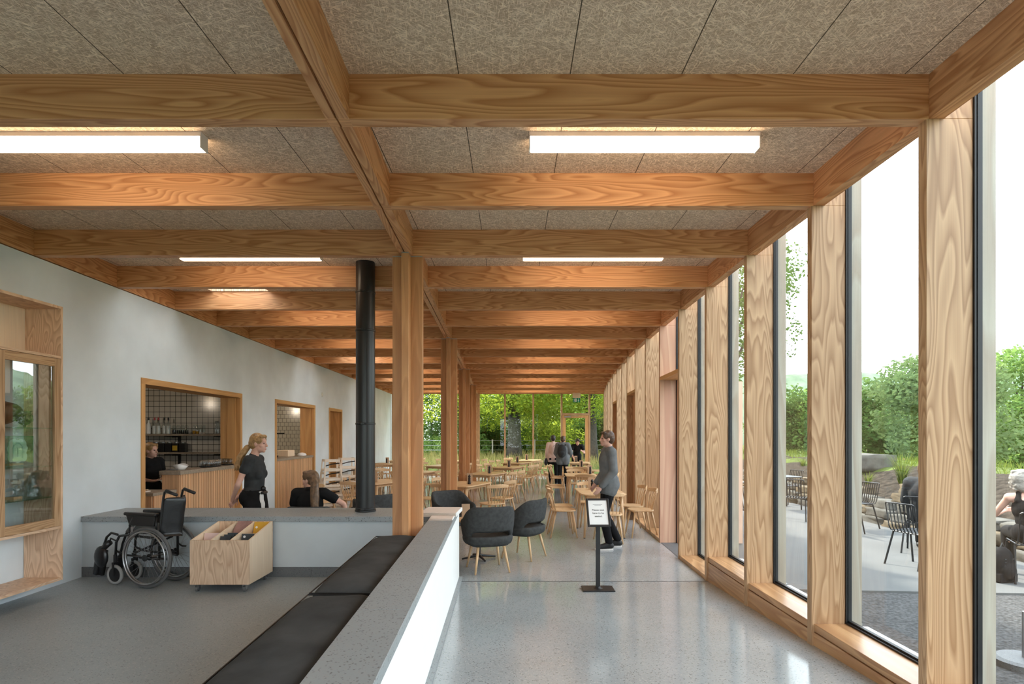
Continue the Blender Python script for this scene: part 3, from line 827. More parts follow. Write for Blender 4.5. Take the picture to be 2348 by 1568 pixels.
tag(b.build('terrace', 'terrace'), 'pale concrete terrace outside the tall windows', 'terrace', kind='structure')
b = MB(); b.box(2.55, 7.6, -6, 6.5, -0.2, -0.02)
tag(b.build('ground', 'gravel'), 'grey gravel in front of the terrace', 'gravel', kind='structure')
# planted bank of earth behind the stone walling
v, f = [], []
ky = [5 + 0.5 * k for k in range(44)]; kx = [6.95, 7.2, 7.5, 7.9, 8.4, 8.9, 9.3]
rz_ = random.Random(3)
for y in ky:
    for k, x in enumerate(kx): v.append((x + 0.02 * (y - 8), y, [-0.05, 0.08, 0.32, 0.52, 0.72, 0.88, 0.93][k] + rz_.uniform(-0.03, 0.05)))
for j in range(len(ky) - 1):
    for i in range(len(kx) - 1): f.append((j * 7 + i, j * 7 + i + 1, (j + 1) * 7 + i + 1, (j + 1) * 7 + i))
b = MB(); b.add(v, f)
tag(b.build('ground', 'soil', smooth=True), 'dark planted earth bank behind the stones', 'bank', kind='structure')

# rough walling stones stepped along the terrace edge
def stone(y, x, z, L, D, H, mt, label):
    r = random.Random(int(y * 977 + z * 331 + x * 77))
    bm = bmesh.new(); bmesh.ops.create_cube(bm, size=1)
    bmesh.ops.subdivide_edges(bm, edges=bm.edges[:], cuts=3, use_grid_fill=True)
    for q in bm.verts:
        q.co = Vector((q.co.x * D, q.co.y * L, q.co.z * H)) + Vector((r.uniform(-1, 1) * 0.022, r.uniform(-1, 1) * 0.03, r.uniform(-1, 1) * 0.016))
        q.co.x *= 1 - 0.10 * (q.co.z / H)
    me = bpy.data.meshes.new('walling_stone'); bm.to_mesh(me); bm.free()
    me.polygons.foreach_set('use_smooth', [True] * len(me.polygons)); me.materials.append(M[mt])
    o = bpy.data.objects.new('walling_stone', me); C.objects.link(o); o.location = (x, y, z + H / 2); o.rotation_euler = (0, 0, r.uniform(-0.15, 0.15))
    return tag(o, label, 'stone', 'walling stones along the terrace')
r = random.Random(11)
for row, (x, z, h) in enumerate(((7.0, -0.03, 0.15), (7.12, 0.11, 0.15), (7.28, 0.25, 0.16), (7.45, 0.40, 0.17))):
    y = 6.2 + 0.3 * row
    while y < 19.5:
        L = r.uniform(0.55, 1.15)
        stone(y + L / 2, x + 0.02 * (y - 8) + r.uniform(-0.04, 0.05), z, L * 0.96, 0.4, h * r.uniform(0.85, 1.1), 'stone_sand' if r.random() < 0.55 else 'stone_grey',
              f'flat rough walling stone in the {["lowest", "second", "third", "top"][row]} course of the terrace edge')
        y += L + (r.uniform(0.0, 0.15) if row < 3 else r.uniform(0.3, 1.4))
for (x, y, z, L, D, H, mt, lab) in ((7.75, 11.0, 0.42, 0.95, 0.5, 0.30, 'stone_sand', 'big sandy boulder lying on the bank above the stone courses'),
                                    (8.9, 15.2, 0.78, 1.9, 0.9, 0.42, 'stone_grey', 'long grey boulder at the top of the planted bank'),
                                    (7.7, 7.2, 0.42, 0.9, 0.5, 0.26, 'stone_sand', 'sandy boulder on the bank behind the grey-haired woman')):
    stone(y, x, z, L, D, H, mt, lab)

# tufts of grass on the bank
def tuft(name, x, y, z, h, n, mt, label, spread=0.16, group='grass tufts on the bank'):
    r = random.Random(int(x * 100 + y * 37)); vs, fs = [], []
    for _ in range(n):
        a = r.uniform(0, 2 * PI); L = h * r.uniform(0.55, 1.1); o = r.uniform(0, spread * 0.4); lean = r.uniform(0.15, 0.8)
        bx, by = math.cos(a) * o, math.sin(a) * o; w = 0.008
        k = len(vs); px_, py_ = -math.sin(a) * w, math.cos(a) * w
        for t in (0, 0.4, 0.75, 1.0):
            rr = o + lean * L * t * t; zz = L * t * (1 - 0.25 * lean * t); ww = 1 - t * 0.95
            vs += [(math.cos(a) * rr - px_ * ww, math.sin(a) * rr - py_ * ww, zz), (math.cos(a) * rr + px_ * ww, math.sin(a) * rr + py_ * ww, zz)]
        fs += [(k + 2 * q, k + 2 * q + 1, k + 2 * q + 3, k + 2 * q + 2) for q in range(3)]
    b = MB(); b.add(vs, fs); o = b.build(name, mt, loc=(x, y, z))
    return tag(o, label, 'plant', group)
TU = [(8.35, 12.6, 0.62, 0.85, 150, 'grass_blade', 'tall arching green grass clump on the bank near the boulder'),
      (8.1, 13.4, 0.55, 0.35, 70, 'grass_blade', 'small bright green tuft at the end of the long boulder'),
      (8.7, 17.6, 0.72, 0.35, 80, 'grass_blade', 'yellow-green tuft on the bank beyond the far tables'),
      (8.9, 11.9, 0.80, 0.5, 80, 'grass_blade', 'green tuft near the bank top behind the tall clump'),
      (7.6, 10.1, 0.32, 0.22, 50, 'leaf_pale', 'blue-green low plant among the upper stones'),
      (8.0, 14.6, 0.5, 0.3, 60, 'leaf_bush', 'low green plant on the dark earth'),
      (7.35, 9.7, 0.22, 0.2, 40, 'grass_blade', 'small green tuft growing between the stones')]
for q in TU: tuft('grass_tuft', *q)

# trees: trunk, limbs and a crown of single leaves
def leaves(blobs, n, size, seed, flat=0.55):
    """Leaf quads filling a set of ellipsoids (cx, cy, cz, rx, ry, rz)."""
    g = np.random.default_rng(seed)
    w = np.array([q[3] * q[4] * q[5] for q in blobs]) ** 0.67; w /= w.sum()
    idx = g.choice(len(blobs), n, p=w); B = np.array(blobs)[idx]
    d = g.normal(size=(n, 3)); d /= np.linalg.norm(d, axis=1, keepdims=True)
    rad = g.uniform(0.45, 1.0, n) ** 0.5
    c = B[:, :3] + d * B[:, 3:] * rad[:, None]
    c += g.normal(size=(n, 3)) * size * 0.8
    a = g.normal(size=(n, 3)); a[:, 2] *= flat; a /= np.linalg.norm(a, axis=1, keepdims=True)
    q = g.normal(size=(n, 3)); u = np.cross(a, q); u /= np.linalg.norm(u, axis=1, keepdims=True)
    s = size * g.uniform(0.6, 1.3, n)[:, None]
    fold = np.cross(a, u) * s * 0.18
    v = np.stack([c - a * s, c + u * s * 0.55 + fold, c + a * s, c - u * s * 0.55 + fold], 1).reshape(-1, 3)
    return v, np.arange(n * 4).reshape(-1, 4)
def leaf_mesh(name, v, fq, m, parent=None, loc=(0, 0, 0)):
    me = bpy.data.meshes.new(name)
    me.vertices.add(len(v)); me.vertices.foreach_set('co', v.astype(np.float32).ravel())
    me.loops.add(fq.size); me.loops.foreach_set('vertex_index', fq.astype(np.int32).ravel())
    me.polygons.add(len(fq)); me.polygons.foreach_set('loop_start', (np.arange(len(fq)) * 4).astype(np.int32))
    me.polygons.foreach_set('loop_total', np.full(len(fq), 4, np.int32))
    me.update(calc_edges=True); me.materials.append(M[m])
    o = bpy.data.objects.new(name, me); C.objects.link(o); o.location = loc
    if parent: o.parent = parent
    return o
def tree(name, label, x, y, h, rad, n, size, m, trunk_r, seed, base=0.25, group=None, z=None, cat='tree', crown_low=None, limbs=5):
    r = random.Random(seed)
    z = HT(x, y) - 0.05 if z is None else z
    root = thing(name, label, cat, (x, y, z), 0, group)
    low = crown_low if crown_low is not None else h * base
    blobs = []
    for k in range(11):
        t = r.random(); zz = low + (h - low) * (0.15 + 0.75 * t); rr = rad * (1 - 0.55 * abs(t - 0.35))
        a = r.uniform(0, 2 * PI); o = rr * r.uniform(0.2, 0.65)
        s = rad * r.uniform(0.35, 0.6)
        blobs.append((math.cos(a) * o, math.sin(a) * o, zz, s, s, s * r.uniform(0.55, 0.85)))
    v, fq = leaves(blobs, n, size, seed)
    v[:, 2] = np.maximum(v[:, 2], 0.05)
    leaf_mesh('crown', v, fq, m, root)
    b = MB()
    top = h * 0.75
    b.tube([(0, 0, -0.2), (0.02, 0, h * 0.12), (0.0, 0.05, h * 0.4), (0.05, 0, top)], [trunk_r * 1.35, trunk_r, trunk_r * 0.8, trunk_r * 0.2], 12)
    for k in range(limbs):
        q = blobs[k]; zz = max(low * 0.8, q[2] * 0.55)
        b.tube([(0, 0, zz), (q[0] * 0.5, q[1] * 0.5, (zz + q[2]) / 2 + 0.1), (q[0], q[1], q[2])], [trunk_r * 0.42, trunk_r * 0.28, trunk_r * 0.08], 7)
    b.build('trunk', 'bark', root, smooth=True)
    return root
# oaks and undergrowth beyond the end wall
tree('oak_tree', 'big oak with a thick dark trunk beyond the glazed end wall', 0.12, 34, 9.5, 6.0, 38000, 0.09, 'leaf_oak', 0.40, 21, crown_low=2.3)
tree('oak_tree', 'second oak with a grey trunk behind the exit door', 4.4, 33, 9.0, 4.6, 22000, 0.09, 'leaf_oak', 0.36, 22, crown_low=2.6)
tree('oak_tree', 'leafy oak at the left end of the glazed end wall', -7.5, 36, 9.0, 5.2, 26000, 0.09, 'leaf_oak', 0.32, 23, crown_low=1.0)
tree('oak_tree', 'oak beyond the terrace end with its branches above the lawn', 9.8, 27, 9.5, 4.2, 12000, 0.09, 'leaf_dark', 0.32, 24, crown_low=2.9)
for k, (x, y, h, rd, m, lab) in enumerate(((-3.6, 38, 5.6, 3.0, 'leaf_bush', 'green thicket left of the big oak trunk'), (2.4, 39, 5.6, 3.2, 'leaf_oak', 'sunlit thicket between the two oak trunks'),
                                          (-0.9, 43, 6.4, 3.6, 'leaf_bush', 'thicket right behind the big oak trunk'), (7.6, 40, 4.6, 3.2, 'leaf_dark', 'dark thicket right of the exit door'),
                                          (-10.5, 43, 6.4, 4.0, 'leaf_bush', 'thicket behind the left oak'), (4.8, 45, 6.4, 3.8, 'leaf_oak', 'thicket behind the second oak'),
                                          (-6.0, 44, 6.4, 3.8, 'leaf_dark', 'dark thicket between the left oak and the wire fence'),
                                          (0.9, 41, 3.4, 2.4, 'leaf_bush', 'low thicket just right of the big oak trunk'), (-1.9, 40, 3.2, 2.2, 'leaf_dark', 'low dark thicket just left of the big oak trunk'),
                                          (5.6, 40.5, 3.6, 2.4, 'leaf_bush', 'low thicket seen through the exit door'), (-8.2, 40, 3.4, 2.6, 'leaf_oak', 'low thicket before the left oak'),
                                          (-14, 52, 9.0, 5.5, 'leaf_dark', 'tall dark thicket at the far left of the woodland edge'), (-5, 53, 9.0, 5.5, 'leaf_dark', 'tall dark thicket deep behind the wire fence, left'),
                                          (4, 54, 9.0, 5.5, 'leaf_dark', 'tall dark thicket deep behind the wire fence, middle'), (12, 52, 8.0, 5.5, 'leaf_dark', 'tall dark thicket deep behind the exit door, right'))):
    tree('thicket', lab, x, y, h, rd, 11000, 0.095, m, 0.06, 40 + k, base=-0.15, group='thickets beyond the end wall', cat='bush', limbs=3)
# trees across the meadow on the right
for k, (x, y, h, rd, n, sz, m, lab) in enumerate((
        (15.3, 21.5, 3.9, 2.9, 15000, 0.085, 'leaf_pale', 'large round pale green tree on the meadow behind the picnickers'),
        (21.2, 24.5, 5.6, 2.9, 11000, 0.095, 'leaf_bush', 'tall green tree at the far right edge behind the grey-haired woman'),
        (17.3, 28.5, 4.2, 2.3, 6000, 0.11, 'leaf_dark', 'dark green tree between the two meadow trees'),
        (19.6, 36.5, 4.6, 3.0, 6000, 0.13, 'leaf_bush', 'yellowish green tree on the meadow beyond the far terrace tables'),
        (17.0, 38.0, 4.2, 2.4, 4500, 0.13, 'leaf_dark', 'dark tree left of the yellowish meadow tree'),
        (23.5, 37.0, 4.6, 2.6, 5000, 0.13, 'leaf_dark', 'dark green tree behind the large pale tree'),
        (23.0, 48.0, 4.8, 3.4, 5000, 0.16, 'leaf_pale', 'hazy green tree far across the meadow'),
        (29.0, 40.0, 4.6, 3.2, 5000, 0.15, 'leaf_dark', 'dark tree far behind the right edge tree'),
        (21.5, 22.0, 6.2, 2.8, 7000, 0.10, 'leaf_bush', 'tree with a high crown beyond the right edge of the glass'),
        (16.0, 11.0, 5.5, 2.8, 7000, 0.10, 'leaf_bush', 'tree on the meadow beside the building, mirrored in the cabinet glass'),
        (14.5, 5.5, 5.2, 2.6, 6000, 0.10, 'leaf_bush', 'tree on the meadow level with the gravel, mirrored in the cabinet glass'))):
    tree('meadow_tree', lab, x, y, h, rd, n, sz, m, 0.12, 70 + k, base=0.0, group='trees across the meadow')
for k, (x, y, h, rd) in enumerate(((-4.5, -22, 4.0, 3.4), (1.5, -24, 4.2, 3.6), (9.5, -20, 4.0, 3.2), (13.5, -4.0, 5.0, 2.9))):  # unseen trees, the lawn ones added to darken the sky mirrored in the end glass
    tree('meadow_tree', ['tree on the lawn behind the camera, left of the opening', 'tree on the lawn behind the camera, facing the opening', 'tree on the lawn behind the camera, right of the opening', 'tree beside the gravel behind the camera'][k], x, y, h, rd, 5000, 0.13, 'leaf_bush', 0.14, 95 + k, base=0.0)
# far wooded hills
for k, (x, y, rx, ry, h, lab) in enumerate(((75, 150, 80, 40, 17, 'wooded hill on the skyline behind the pale tree'), (150, 140, 70, 45, 24, 'higher wooded hill at the right end of the skyline'))):
    b = MB(); vs, fs = [], []; n1, n2 = 60, 24; rr = random.Random(k)
    for i in range(n1):
        for j in range(n2):
            u, w = i / (n1 - 1) * 2 - 1, j / (n2 - 1) * 2 - 1
            vs.append((x + u * rx, y + w * ry, h * max(0, 1 - u * u) * max(0, 1 - w * w) + (rr.uniform(-0.8, 0.8) if abs(u) < 0.97 and abs(w) < 0.97 else -1)))
    fs = [(i * n2 + j, (i + 1) * n2 + j, (i + 1) * n2 + j + 1, i * n2 + j + 1) for i in range(n1 - 1) for j in range(n2 - 1)]
    b.add(vs, fs); tag(b.build('hill', 'hill', smooth=True), lab, 'hill', kind='structure')
# long grass in front of the thickets and a wire fence
g = np.random.default_rng(5); n = 5000
bx = g.uniform(-9, 8, n); by = g.uniform(28.5, 36, n); bz = np.array([HT(a, c) for a, c in zip(bx, by)])
hh = g.uniform(0.18, 0.5, n); an = g.uniform(0, PI, n); ln = g.normal(0, 0.12, (n, 2)); ww = 0.018
dx, dy = np.cos(an) * ww, np.sin(an) * ww
v = np.stack([np.stack([bx - dx, by - dy, bz], 1), np.stack([bx + dx, by + dy, bz], 1),
              np.stack([bx + dx * 0.2 + ln[:, 0], by + dy * 0.2 + ln[:, 1], bz + hh], 1), np.stack([bx - dx * 0.2 + ln[:, 0], by - dy * 0.2 + ln[:, 1], bz + hh], 1)], 1).reshape(-1, 3)
tag(leaf_mesh('long_grass', v, np.arange(n * 4).reshape(-1, 4), 'grass_dry'), 'dry sunlit long grass on the lawn beyond the end wall', 'grass', kind='stuff')
g = np.random.default_rng(6); n = 6000
bx = g.uniform(9.2, 24, n); by = g.uniform(9, 30, n); bz = np.array([HT(a, c) for a, c in zip(bx, by)])
hh = g.uniform(0.08, 0.24, n); an = g.uniform(0, PI, n); ln = g.normal(0, 0.06, (n, 2)); dx, dy = np.cos(an) * 0.014, np.sin(an) * 0.014
v = np.stack([np.stack([bx - dx, by - dy, bz], 1), np.stack([bx + dx, by + dy, bz], 1),
              np.stack([bx + dx * 0.2 + ln[:, 0], by + dy * 0.2 + ln[:, 1], bz + hh], 1), np.stack([bx - dx * 0.2 + ln[:, 0], by - dy * 0.2 + ln[:, 1], bz + hh], 1)], 1).reshape(-1, 3)
tag(leaf_mesh('long_grass', v, np.arange(n * 4).reshape(-1, 4), 'grass_blade'), 'green meadow grass beyond the stone bank', 'grass', kind='stuff')
root = thing('wire_fence', 'low wire fence on posts in front of the thickets', 'fence', (0, 0, 0))
px_ = [-9 + 2.6 * k for k in range(7)]
for x in px_:
    y = 36.2 + 0.05 * x; b = MB(); b.box(x - 0.04, x + 0.04, y - 0.04, y + 0.04, HT(x, y) - 0.2, HT(x, y) + 1.05); b.build('post', 'weathered_Z', root)
for z in (0.4, 0.7, 0.98):
    b = MB(); b.tube([(x, 36.2 + 0.05 * x, HT(x, 36.2 + 0.05 * x) + z) for x in px_], 0.012, 5); b.build('wire', 'steel', root)
# ------------------------------------------------------------------ ceiling lamps
def lamp(x0, x1, y, label):
    root = thing('ceiling_lamp', label, 'lamp', ((x0 + x1) / 2, y, ZC), 0, 'linear ceiling lamps')
    h = (x1 - x0) / 2
    b = MB(); b.box(-h, h, -0.045, 0.045, -0.028, 0.0); b.box(-h, -h + 0.006, -0.045, 0.045, -0.10, -0.025); b.box(h - 0.006, h, -0.045, 0.045, -0.10, -0.025)
    b.build('housing', 'white_ceramic', root)
    b = MB(); b.box(-h + 0.006, h - 0.006, -0.044, 0.044, -0.099, -0.029); b.build('diffuser', 'lamp_glow', root, bevel=0.012, seg=3)
for k, i in enumerate(range(0, 17, 2)):
    y = dep(i) + 0.645
    for side, x0 in (('right', 0.11), ('left', -3.47)):
        lamp(x0 - 0.02 * i * (side == 'left') * 0.4, x0 + 1.48 - 0.02 * i * (side == 'left') * 0.4, y, f'glowing linear lamp over the {side} aisle, {ORD[k]} from the camera')

# ------------------------------------------------------------------ flue
root = thing('stove_flue', 'tall black cylindrical stove flue rising from the grey hearth wall', 'flue', (-1.65, 6.63, 0.82))
b = MB(); b.lathe([(0.106, 0.0), (0.106, 2.85)], n=40); b.build('pipe', 'flue_black', root, smooth=False); shade_auto(root.children[0])
for z in (0.035, 0.985, 2.03, 2.46):
    b = MB(); b.lathe([(0.106, z - 0.012), (0.111, z - 0.008), (0.111, z + 0.008), (0.106, z + 0.012)], n=40)
    b.box(-0.02, 0.02, -0.128, -0.108, z - 0.01, z + 0.01); b.tube([(-0.03, -0.118, z), (0.03, -0.118, z)], 0.005, 6)
    b.build('clamp_ring', 'black_metal', root)
b = MB(); b.lathe([(0.112, 0.0), (0.116, 0.004), (0.116, 0.02), (0.108, 0.025)], n=40); b.build('base_collar', 'black_metal', root)

# ------------------------------------------------------------------ bench cushions
def pad(y0, y1, label):
    xm = -0.885; ym = (y0 + y1) / 2
    root_x = LW(xm, ym)
    b = MB(); n, m = 10, 22; hw, hl = 0.202, (y1 - y0) / 2; r = random.Random(int(y0 * 10) + 50)
    top, bot = {}, {}
    vs, fs = [], []
    for j in range(m + 1):
        for i in range(n + 1):
            u, w = i / n * 2 - 1, j / m * 2 - 1
            z = 0.085 - 0.030 * (abs(u) ** 6) - 0.030 * (abs(w) ** 14) + 0.007 * math.sin(w * 11 + u * 2 + y0) * (1 - abs(u) ** 2) + r.uniform(-0.003, 0.003)
            vs.append((u * hw - 0.02867 * w * hl, w * hl, z))
    N = len(vs)
    for j in range(m + 1):
        for i in range(n + 1):
            u, w = i / n * 2 - 1, j / m * 2 - 1
            vs.append((u * hw * 0.99 - 0.02867 * w * hl, w * hl * 0.995, 0.0))
    for j in range(m):
        for i in range(n):
            a = j * (n + 1) + i; fs.append((a, a + 1, a + n + 2, a + n + 1)); fs.append((N + a, N + a + n + 1, N + a + n + 2, N + a + 1))
    for i in range(n):
        fs.append((i, N + i, N + i + 1, i + 1)); a = m * (n + 1) + i; fs.append((a, a + 1, N + a + 1, N + a))
    for j in range(m):
        a = j * (n + 1); fs.append((a, a + n + 1, N + a + n + 1, N + a)); a += n; fs.append((a, N + a, N + a + n + 1, a + n + 1))
    root = thing('bench_cushion', label, 'cushion', (root_x, ym, 0.70), 0, 'dark bench cushions')
    b.add(vs, fs); b.build('pad', 'velvet_grey', root, smooth=True, sub=1)
    b = MB(); q = [(-hw - 0.02867 * -hl, -hl, 0.052), (hw + 0.02867 * hl, -hl, 0.052), (hw - 0.02867 * hl, hl, 0.052), (-hw - 0.02867 * hl, hl, 0.052), (-hw + 0.02867 * hl, -hl, 0.052)]
    b.tube(q, 0.005, 6); b.build('piping', 'black_vinyl', root)
pad(3.45, 5.38, 'dark grey bench cushion reaching to the first timber post')
pad(1.44, 3.42, 'dark grey bench cushion in front of the one by the post')
pad(-0.6, 1.41, 'dark grey bench cushion beside the camera')

# ------------------------------------------------------------------ papers on the low wall end
def paper_stack(x, y, z, w, l, t, rz, label, folds=3):
    root = thing('newspaper', label, 'newspaper', (x, y, z), rz, 'folded newspapers on the low wall')
    b = MB()
    for k in range(folds):
        o = 0.004 * ((k * 7) % 3 - 1)
        b.box(-w / 2 + o, w / 2 + o, -l / 2, l / 2, t * k / folds, t * (k + 0.86) / folds)
    b.build('sheets', 'paper_cream', root, bevel=0.003, seg=2)
    b = MB(); b.box(w / 2 - 0.004, w / 2 + 0.008, -l / 2, l / 2, 0.001, t - 0.001); b.build('fold', 'paper_white', root, bevel=0.005, seg=2)
paper_stack(LW(-0.548, 6.05), 6.02, 0.82, 0.235, 0.22, 0.022, 0.02, 'small folded cream newspaper, lower one on the end of the low wall')
paper_stack(LW(-0.585, 6.42), 6.42, 0.82, 0.38, 0.50, 0.045, -0.04, 'thick cream newspaper, larger one on the end of the low wall', 5)

# ------------------------------------------------------------------ display cabinet on the left wall
cy0, cy1 = 3.2, 5.48
xf, xbk = -4.18, -4.525
root = thing('display_cabinet', 'tall wall-hung timber display cabinet with glazed doors', 'cabinet', (0, 0, 0))
for y in (cy0, cy1 - 0.024):
    b = MB(); b.box(xbk, xf, y, y + 0.024, 0.335, 2.87); b.build('side_panel', 'ply_Z', root, center=True)
for z, nm in ((0.335, 'bottom_board'), (2.846, 'top_board'), (2.385, 'shelf_board'), (0.815, 'shelf_board')):
    b = MB(); b.box(xbk, xf, cy0 + 0.025, cy1 - 0.025, z, z + 0.024); b.build(nm, 'ply_Y', root, center=True)
b = MB(); b.box(xbk, xbk + 0.012, cy0 + 0.025, cy1 - 0.025, 2.41, 2.846); b.build('back_panel', 'birch_Z', root, center=True)
for k, (a, c) in enumerate(((4.775, 5.452), (4.09, 4.77), (3.405, 4.085))):
    dr = MB(); z0, z1, sw = 0.842, 2.38, 0.075
    dr.box(xf - 0.022, xf + 0.004, a, a + sw, z0, z1); dr.box(xf - 0.022, xf + 0.004, c - sw, c, z0, z1)
    d_ = dr.build('door', 'fir_Z', root, center=True)
    for zz in (z0, z1 - sw):
        b = MB(); b.box(xf - 0.0215, xf + 0.0035, a + sw, c - sw, zz, zz + sw); r_ = b.build('rail', 'fir_Y', d_, center=True); r_.location = Vector(r_.location) - Vector(d_.location)
    b = MB(); b.box(xf - 0.014, xf - 0.010, a + sw, c - sw, z0 + sw, z1 - sw); r_ = b.build('glass_pane', 'cabinet_pane', d_, center=True); r_.location = Vector(r_.location) - Vector(d_.location)
for z in (1.745, 1.400, 1.115):
    b = MB(); b.box(xbk + 0.02, xf - 0.045, cy0 + 0.03, cy1 - 0.03, z - 0.008, z); b.build('glass_shelf', 'shelf_glass', root)
# things on its shelves
b = MB(); R = Matrix.Rotation(0.12, 3, 'X')
b.lathe([(0.002, -0.26), (0.07, -0.24), (0.10, -0.15), (0.108, -0.02), (0.100, 0.10), (0.075, 0.19), (0.05, 0.235), (0.03, 0.25), (0.001, 0.252)], (0, 0, 0), 22, 'Y', R)
o = b.build('storage_jar', 'bronze', None, smooth=True, loc=(-4.36, 4.96, 1.86)); tag(o, 'dark bronze vessel lying on its side on the top glass shelf', 'vessel')
b = MB(); b.box(-0.06, 0.06, -0.16, 0.16, 0, 0.012); o = b.build('display_stand', 'thin_glass', None, loc=(-4.36, 4.93, 1.745)); tag(o, 'clear acrylic stand carrying the lying bronze vessel', 'stand')
b = MB(); b.lathe([(0.008, 0.0), (0.012, 0.02), (0.035, 0.03), (0.055, 0.055), (0.06, 0.085), (0.045, 0.115), (0.042, 0.135), (0.05, 0.145), (0.042, 0.145), (0.034, 0.12), (0.001, 0.06)], n=22)
for k in range(10):
    a = 2 * PI * k / 10; b.ball((0.055 * math.cos(a), 0.055 * math.sin(a), 0.08), (0.012, 0.012, 0.03), n=8, m=6)
o = b.build('bronze_pot', 'bronze', None, smooth=True, loc=(-4.33, 5.23, 1.747)); tag(o, 'small ribbed bronze pot on the top glass shelf', 'pot')
for y, lab in ((5.145, 'square glass case with a pale carved relief, right of the two'), (4.83, 'square glass case with a pale carved relief, left of the two')):
    root = thing('relief_case', lab, 'case', (-4.34, y, 1.401), 0, 'glass relief cases')
    b = MB(); b.box(-0.05, 0.05, -0.135, 0.135, 0.0, 0.27); b.build('glass_block', 'block_glass', root, bevel=0.004)
    b = MB()
    for p in ((-0.135, -0.123, 0, 0.27), (0.123, 0.135, 0, 0.27), (-0.123, 0.123, 0, 0.012), (-0.123, 0.123, 0.258, 0.27)): b.box(0.046, 0.053, p[0], p[1], p[2], p[3])
    b.build('edge_frame', 'shelf_glass', root)
    b = MB(); vs = [];
    for k in range(28):
        a = 2 * PI * k / 28; q = 0.105 * (1 + 0.06 * math.sin(7 * a) + 0.04 * math.sin(11 * a)); s_ = max(abs(math.cos(a)), abs(math.sin(a))) ** 0.7
        vs.append((q / s_ * math.cos(a), q / s_ * math.sin(a)))
    n_ = 28
    b.add([(-0.01, y_, 0.14 + z_) for y_, z_ in vs] + [(0.02, y_ * 0.97, 0.14 + z_ * 0.97) for y_, z_ in vs], [tuple(range(n_)), tuple(range(2 * n_ - 1, n_ - 1, -1))] + [(k, n_ + k, n_ + (k + 1) % n_, (k + 1) % n_) for k in range(n_)])
    rb = b.build('relief', 'paper_white', root)
    b = MB(); b.tube([(0.021, -0.05, 0.075)] + [(0.021, -0.05 * math.cos(t), 0.15 + 0.06 * math.sin(t)) for t in [PI * k / 10 for k in range(11)]] + [(0.021, 0.05, 0.075)], 0.006, 6); b.tube([(0.021, 0, 0.09), (0.021, 0, 0.17)], 0.006, 6)
    b.build('carving', 'plaster_grey', root)
    b = MB(); b.box(-0.01, 0.03, -0.09, 0.05, 0.014, 0.032); b.build('wooden_foot', 'oak_Y', root)
def goblet(name, lab, loc, bowl, hh, foot, mt='thin_glass', group='old drinking glasses in the cabinet', cat='glass'):
    b = MB(); b.lathe([(foot, 0.0), (foot, 0.004), (0.010, 0.012), (0.008, 0.3 * hh), (0.014, 0.36 * hh), (0.008, 0.42 * hh), (0.010, 0.5 * hh), (bowl * 0.8, 0.6 * hh), (bowl, 0.8 * hh), (bowl * 0.95, hh), (bowl * 0.92, hh), (bowl * 0.9, 0.8 * hh), (bowl * 0.6, 0.6 * hh), (0.001, 0.54 * hh)], n=18)
    return tag(b.build(name, mt, None, smooth=True, loc=loc), lab, cat, group)
goblet('wine_glass', 'tall clear wine glass in front of the glass bowl', (-4.30, 4.98, 1.116), 0.034, 0.19, 0.042)
goblet('wine_glass', 'small clear glass on a wooden block', (-4.36, 5.16, 1.141), 0.032, 0.15, 0.036)
goblet('wine_glass', 'short clear glass in front of the wooden block', (-4.29, 5.155, 1.116), 0.030, 0.12, 0.034)
b = MB(); b.lathe([(0.05, 0), (0.05, 0.006), (0.012, 0.02), (0.012, 0.10), (0.05, 0.12), (0.085, 0.17), (0.095, 0.22), (0.09, 0.22), (0.08, 0.17), (0.04, 0.125), (0.001, 0.115)], n=20)
tag(b.build('footed_bowl', 'thin_glass', None, smooth=True, loc=(-4.40, 4.90, 1.116)), 'footed clear glass bowl at the left of the lowest glass shelf', 'bowl')
b = MB(); b.box(-0.04, 0.04, -0.045, 0.045, 0, 0.025); tag(b.build('wooden_block', 'oak_Y', None, loc=(-4.36, 5.15, 1.115)), 'little wooden block under the small glass', 'block')
b = MB(); b.lathe([(0.07, 0), (0.072, 0.01), (0.05, 0.10), (0.03, 0.16), (0.028, 0.19), (0.036, 0.20), (0.030, 0.20), (0.024, 0.16), (0.045, 0.09), (0.064, 0.012), (0.001, 0.012)], n=20)
tag(b.build('glass_decanter', 'thin_glass', None, smooth=True, loc=(-4.31, 5.29, 1.116)), 'clear conical glass decanter near the right of the lowest shelf', 'decanter')
b = MB(); b.lathe([(0.075, 0), (0.08, 0.005), (0.08, 0.22), (0.076, 0.22), (0.075, 0.008), (0.001, 0.008)], n=20)
tag(b.build('glass_jug', 'thin_glass', None, smooth=True, loc=(-4.41, 5.37, 1.116)), 'large clear glass cylinder behind the decanter', 'jug')
root = thing('closed_book', 'dark book lying on the bottom board of the cabinet', 'book', (-4.34, 4.62, 0.359), 0.15)
b = MB(); b.box(-0.10, 0.10, -0.15, 0.15, 0.004, 0.026); b.build('pages', 'paper_white', root)
b = MB(); b.box(-0.105, 0.105, -0.155, 0.155, 0, 0.004); b.box(-0.105, 0.105, -0.155, 0.155, 0.026, 0.03); b.box(-0.105, -0.101, -0.155, 0.155, 0, 0.03); b.build('cover', 'cloth_charcoal', root)

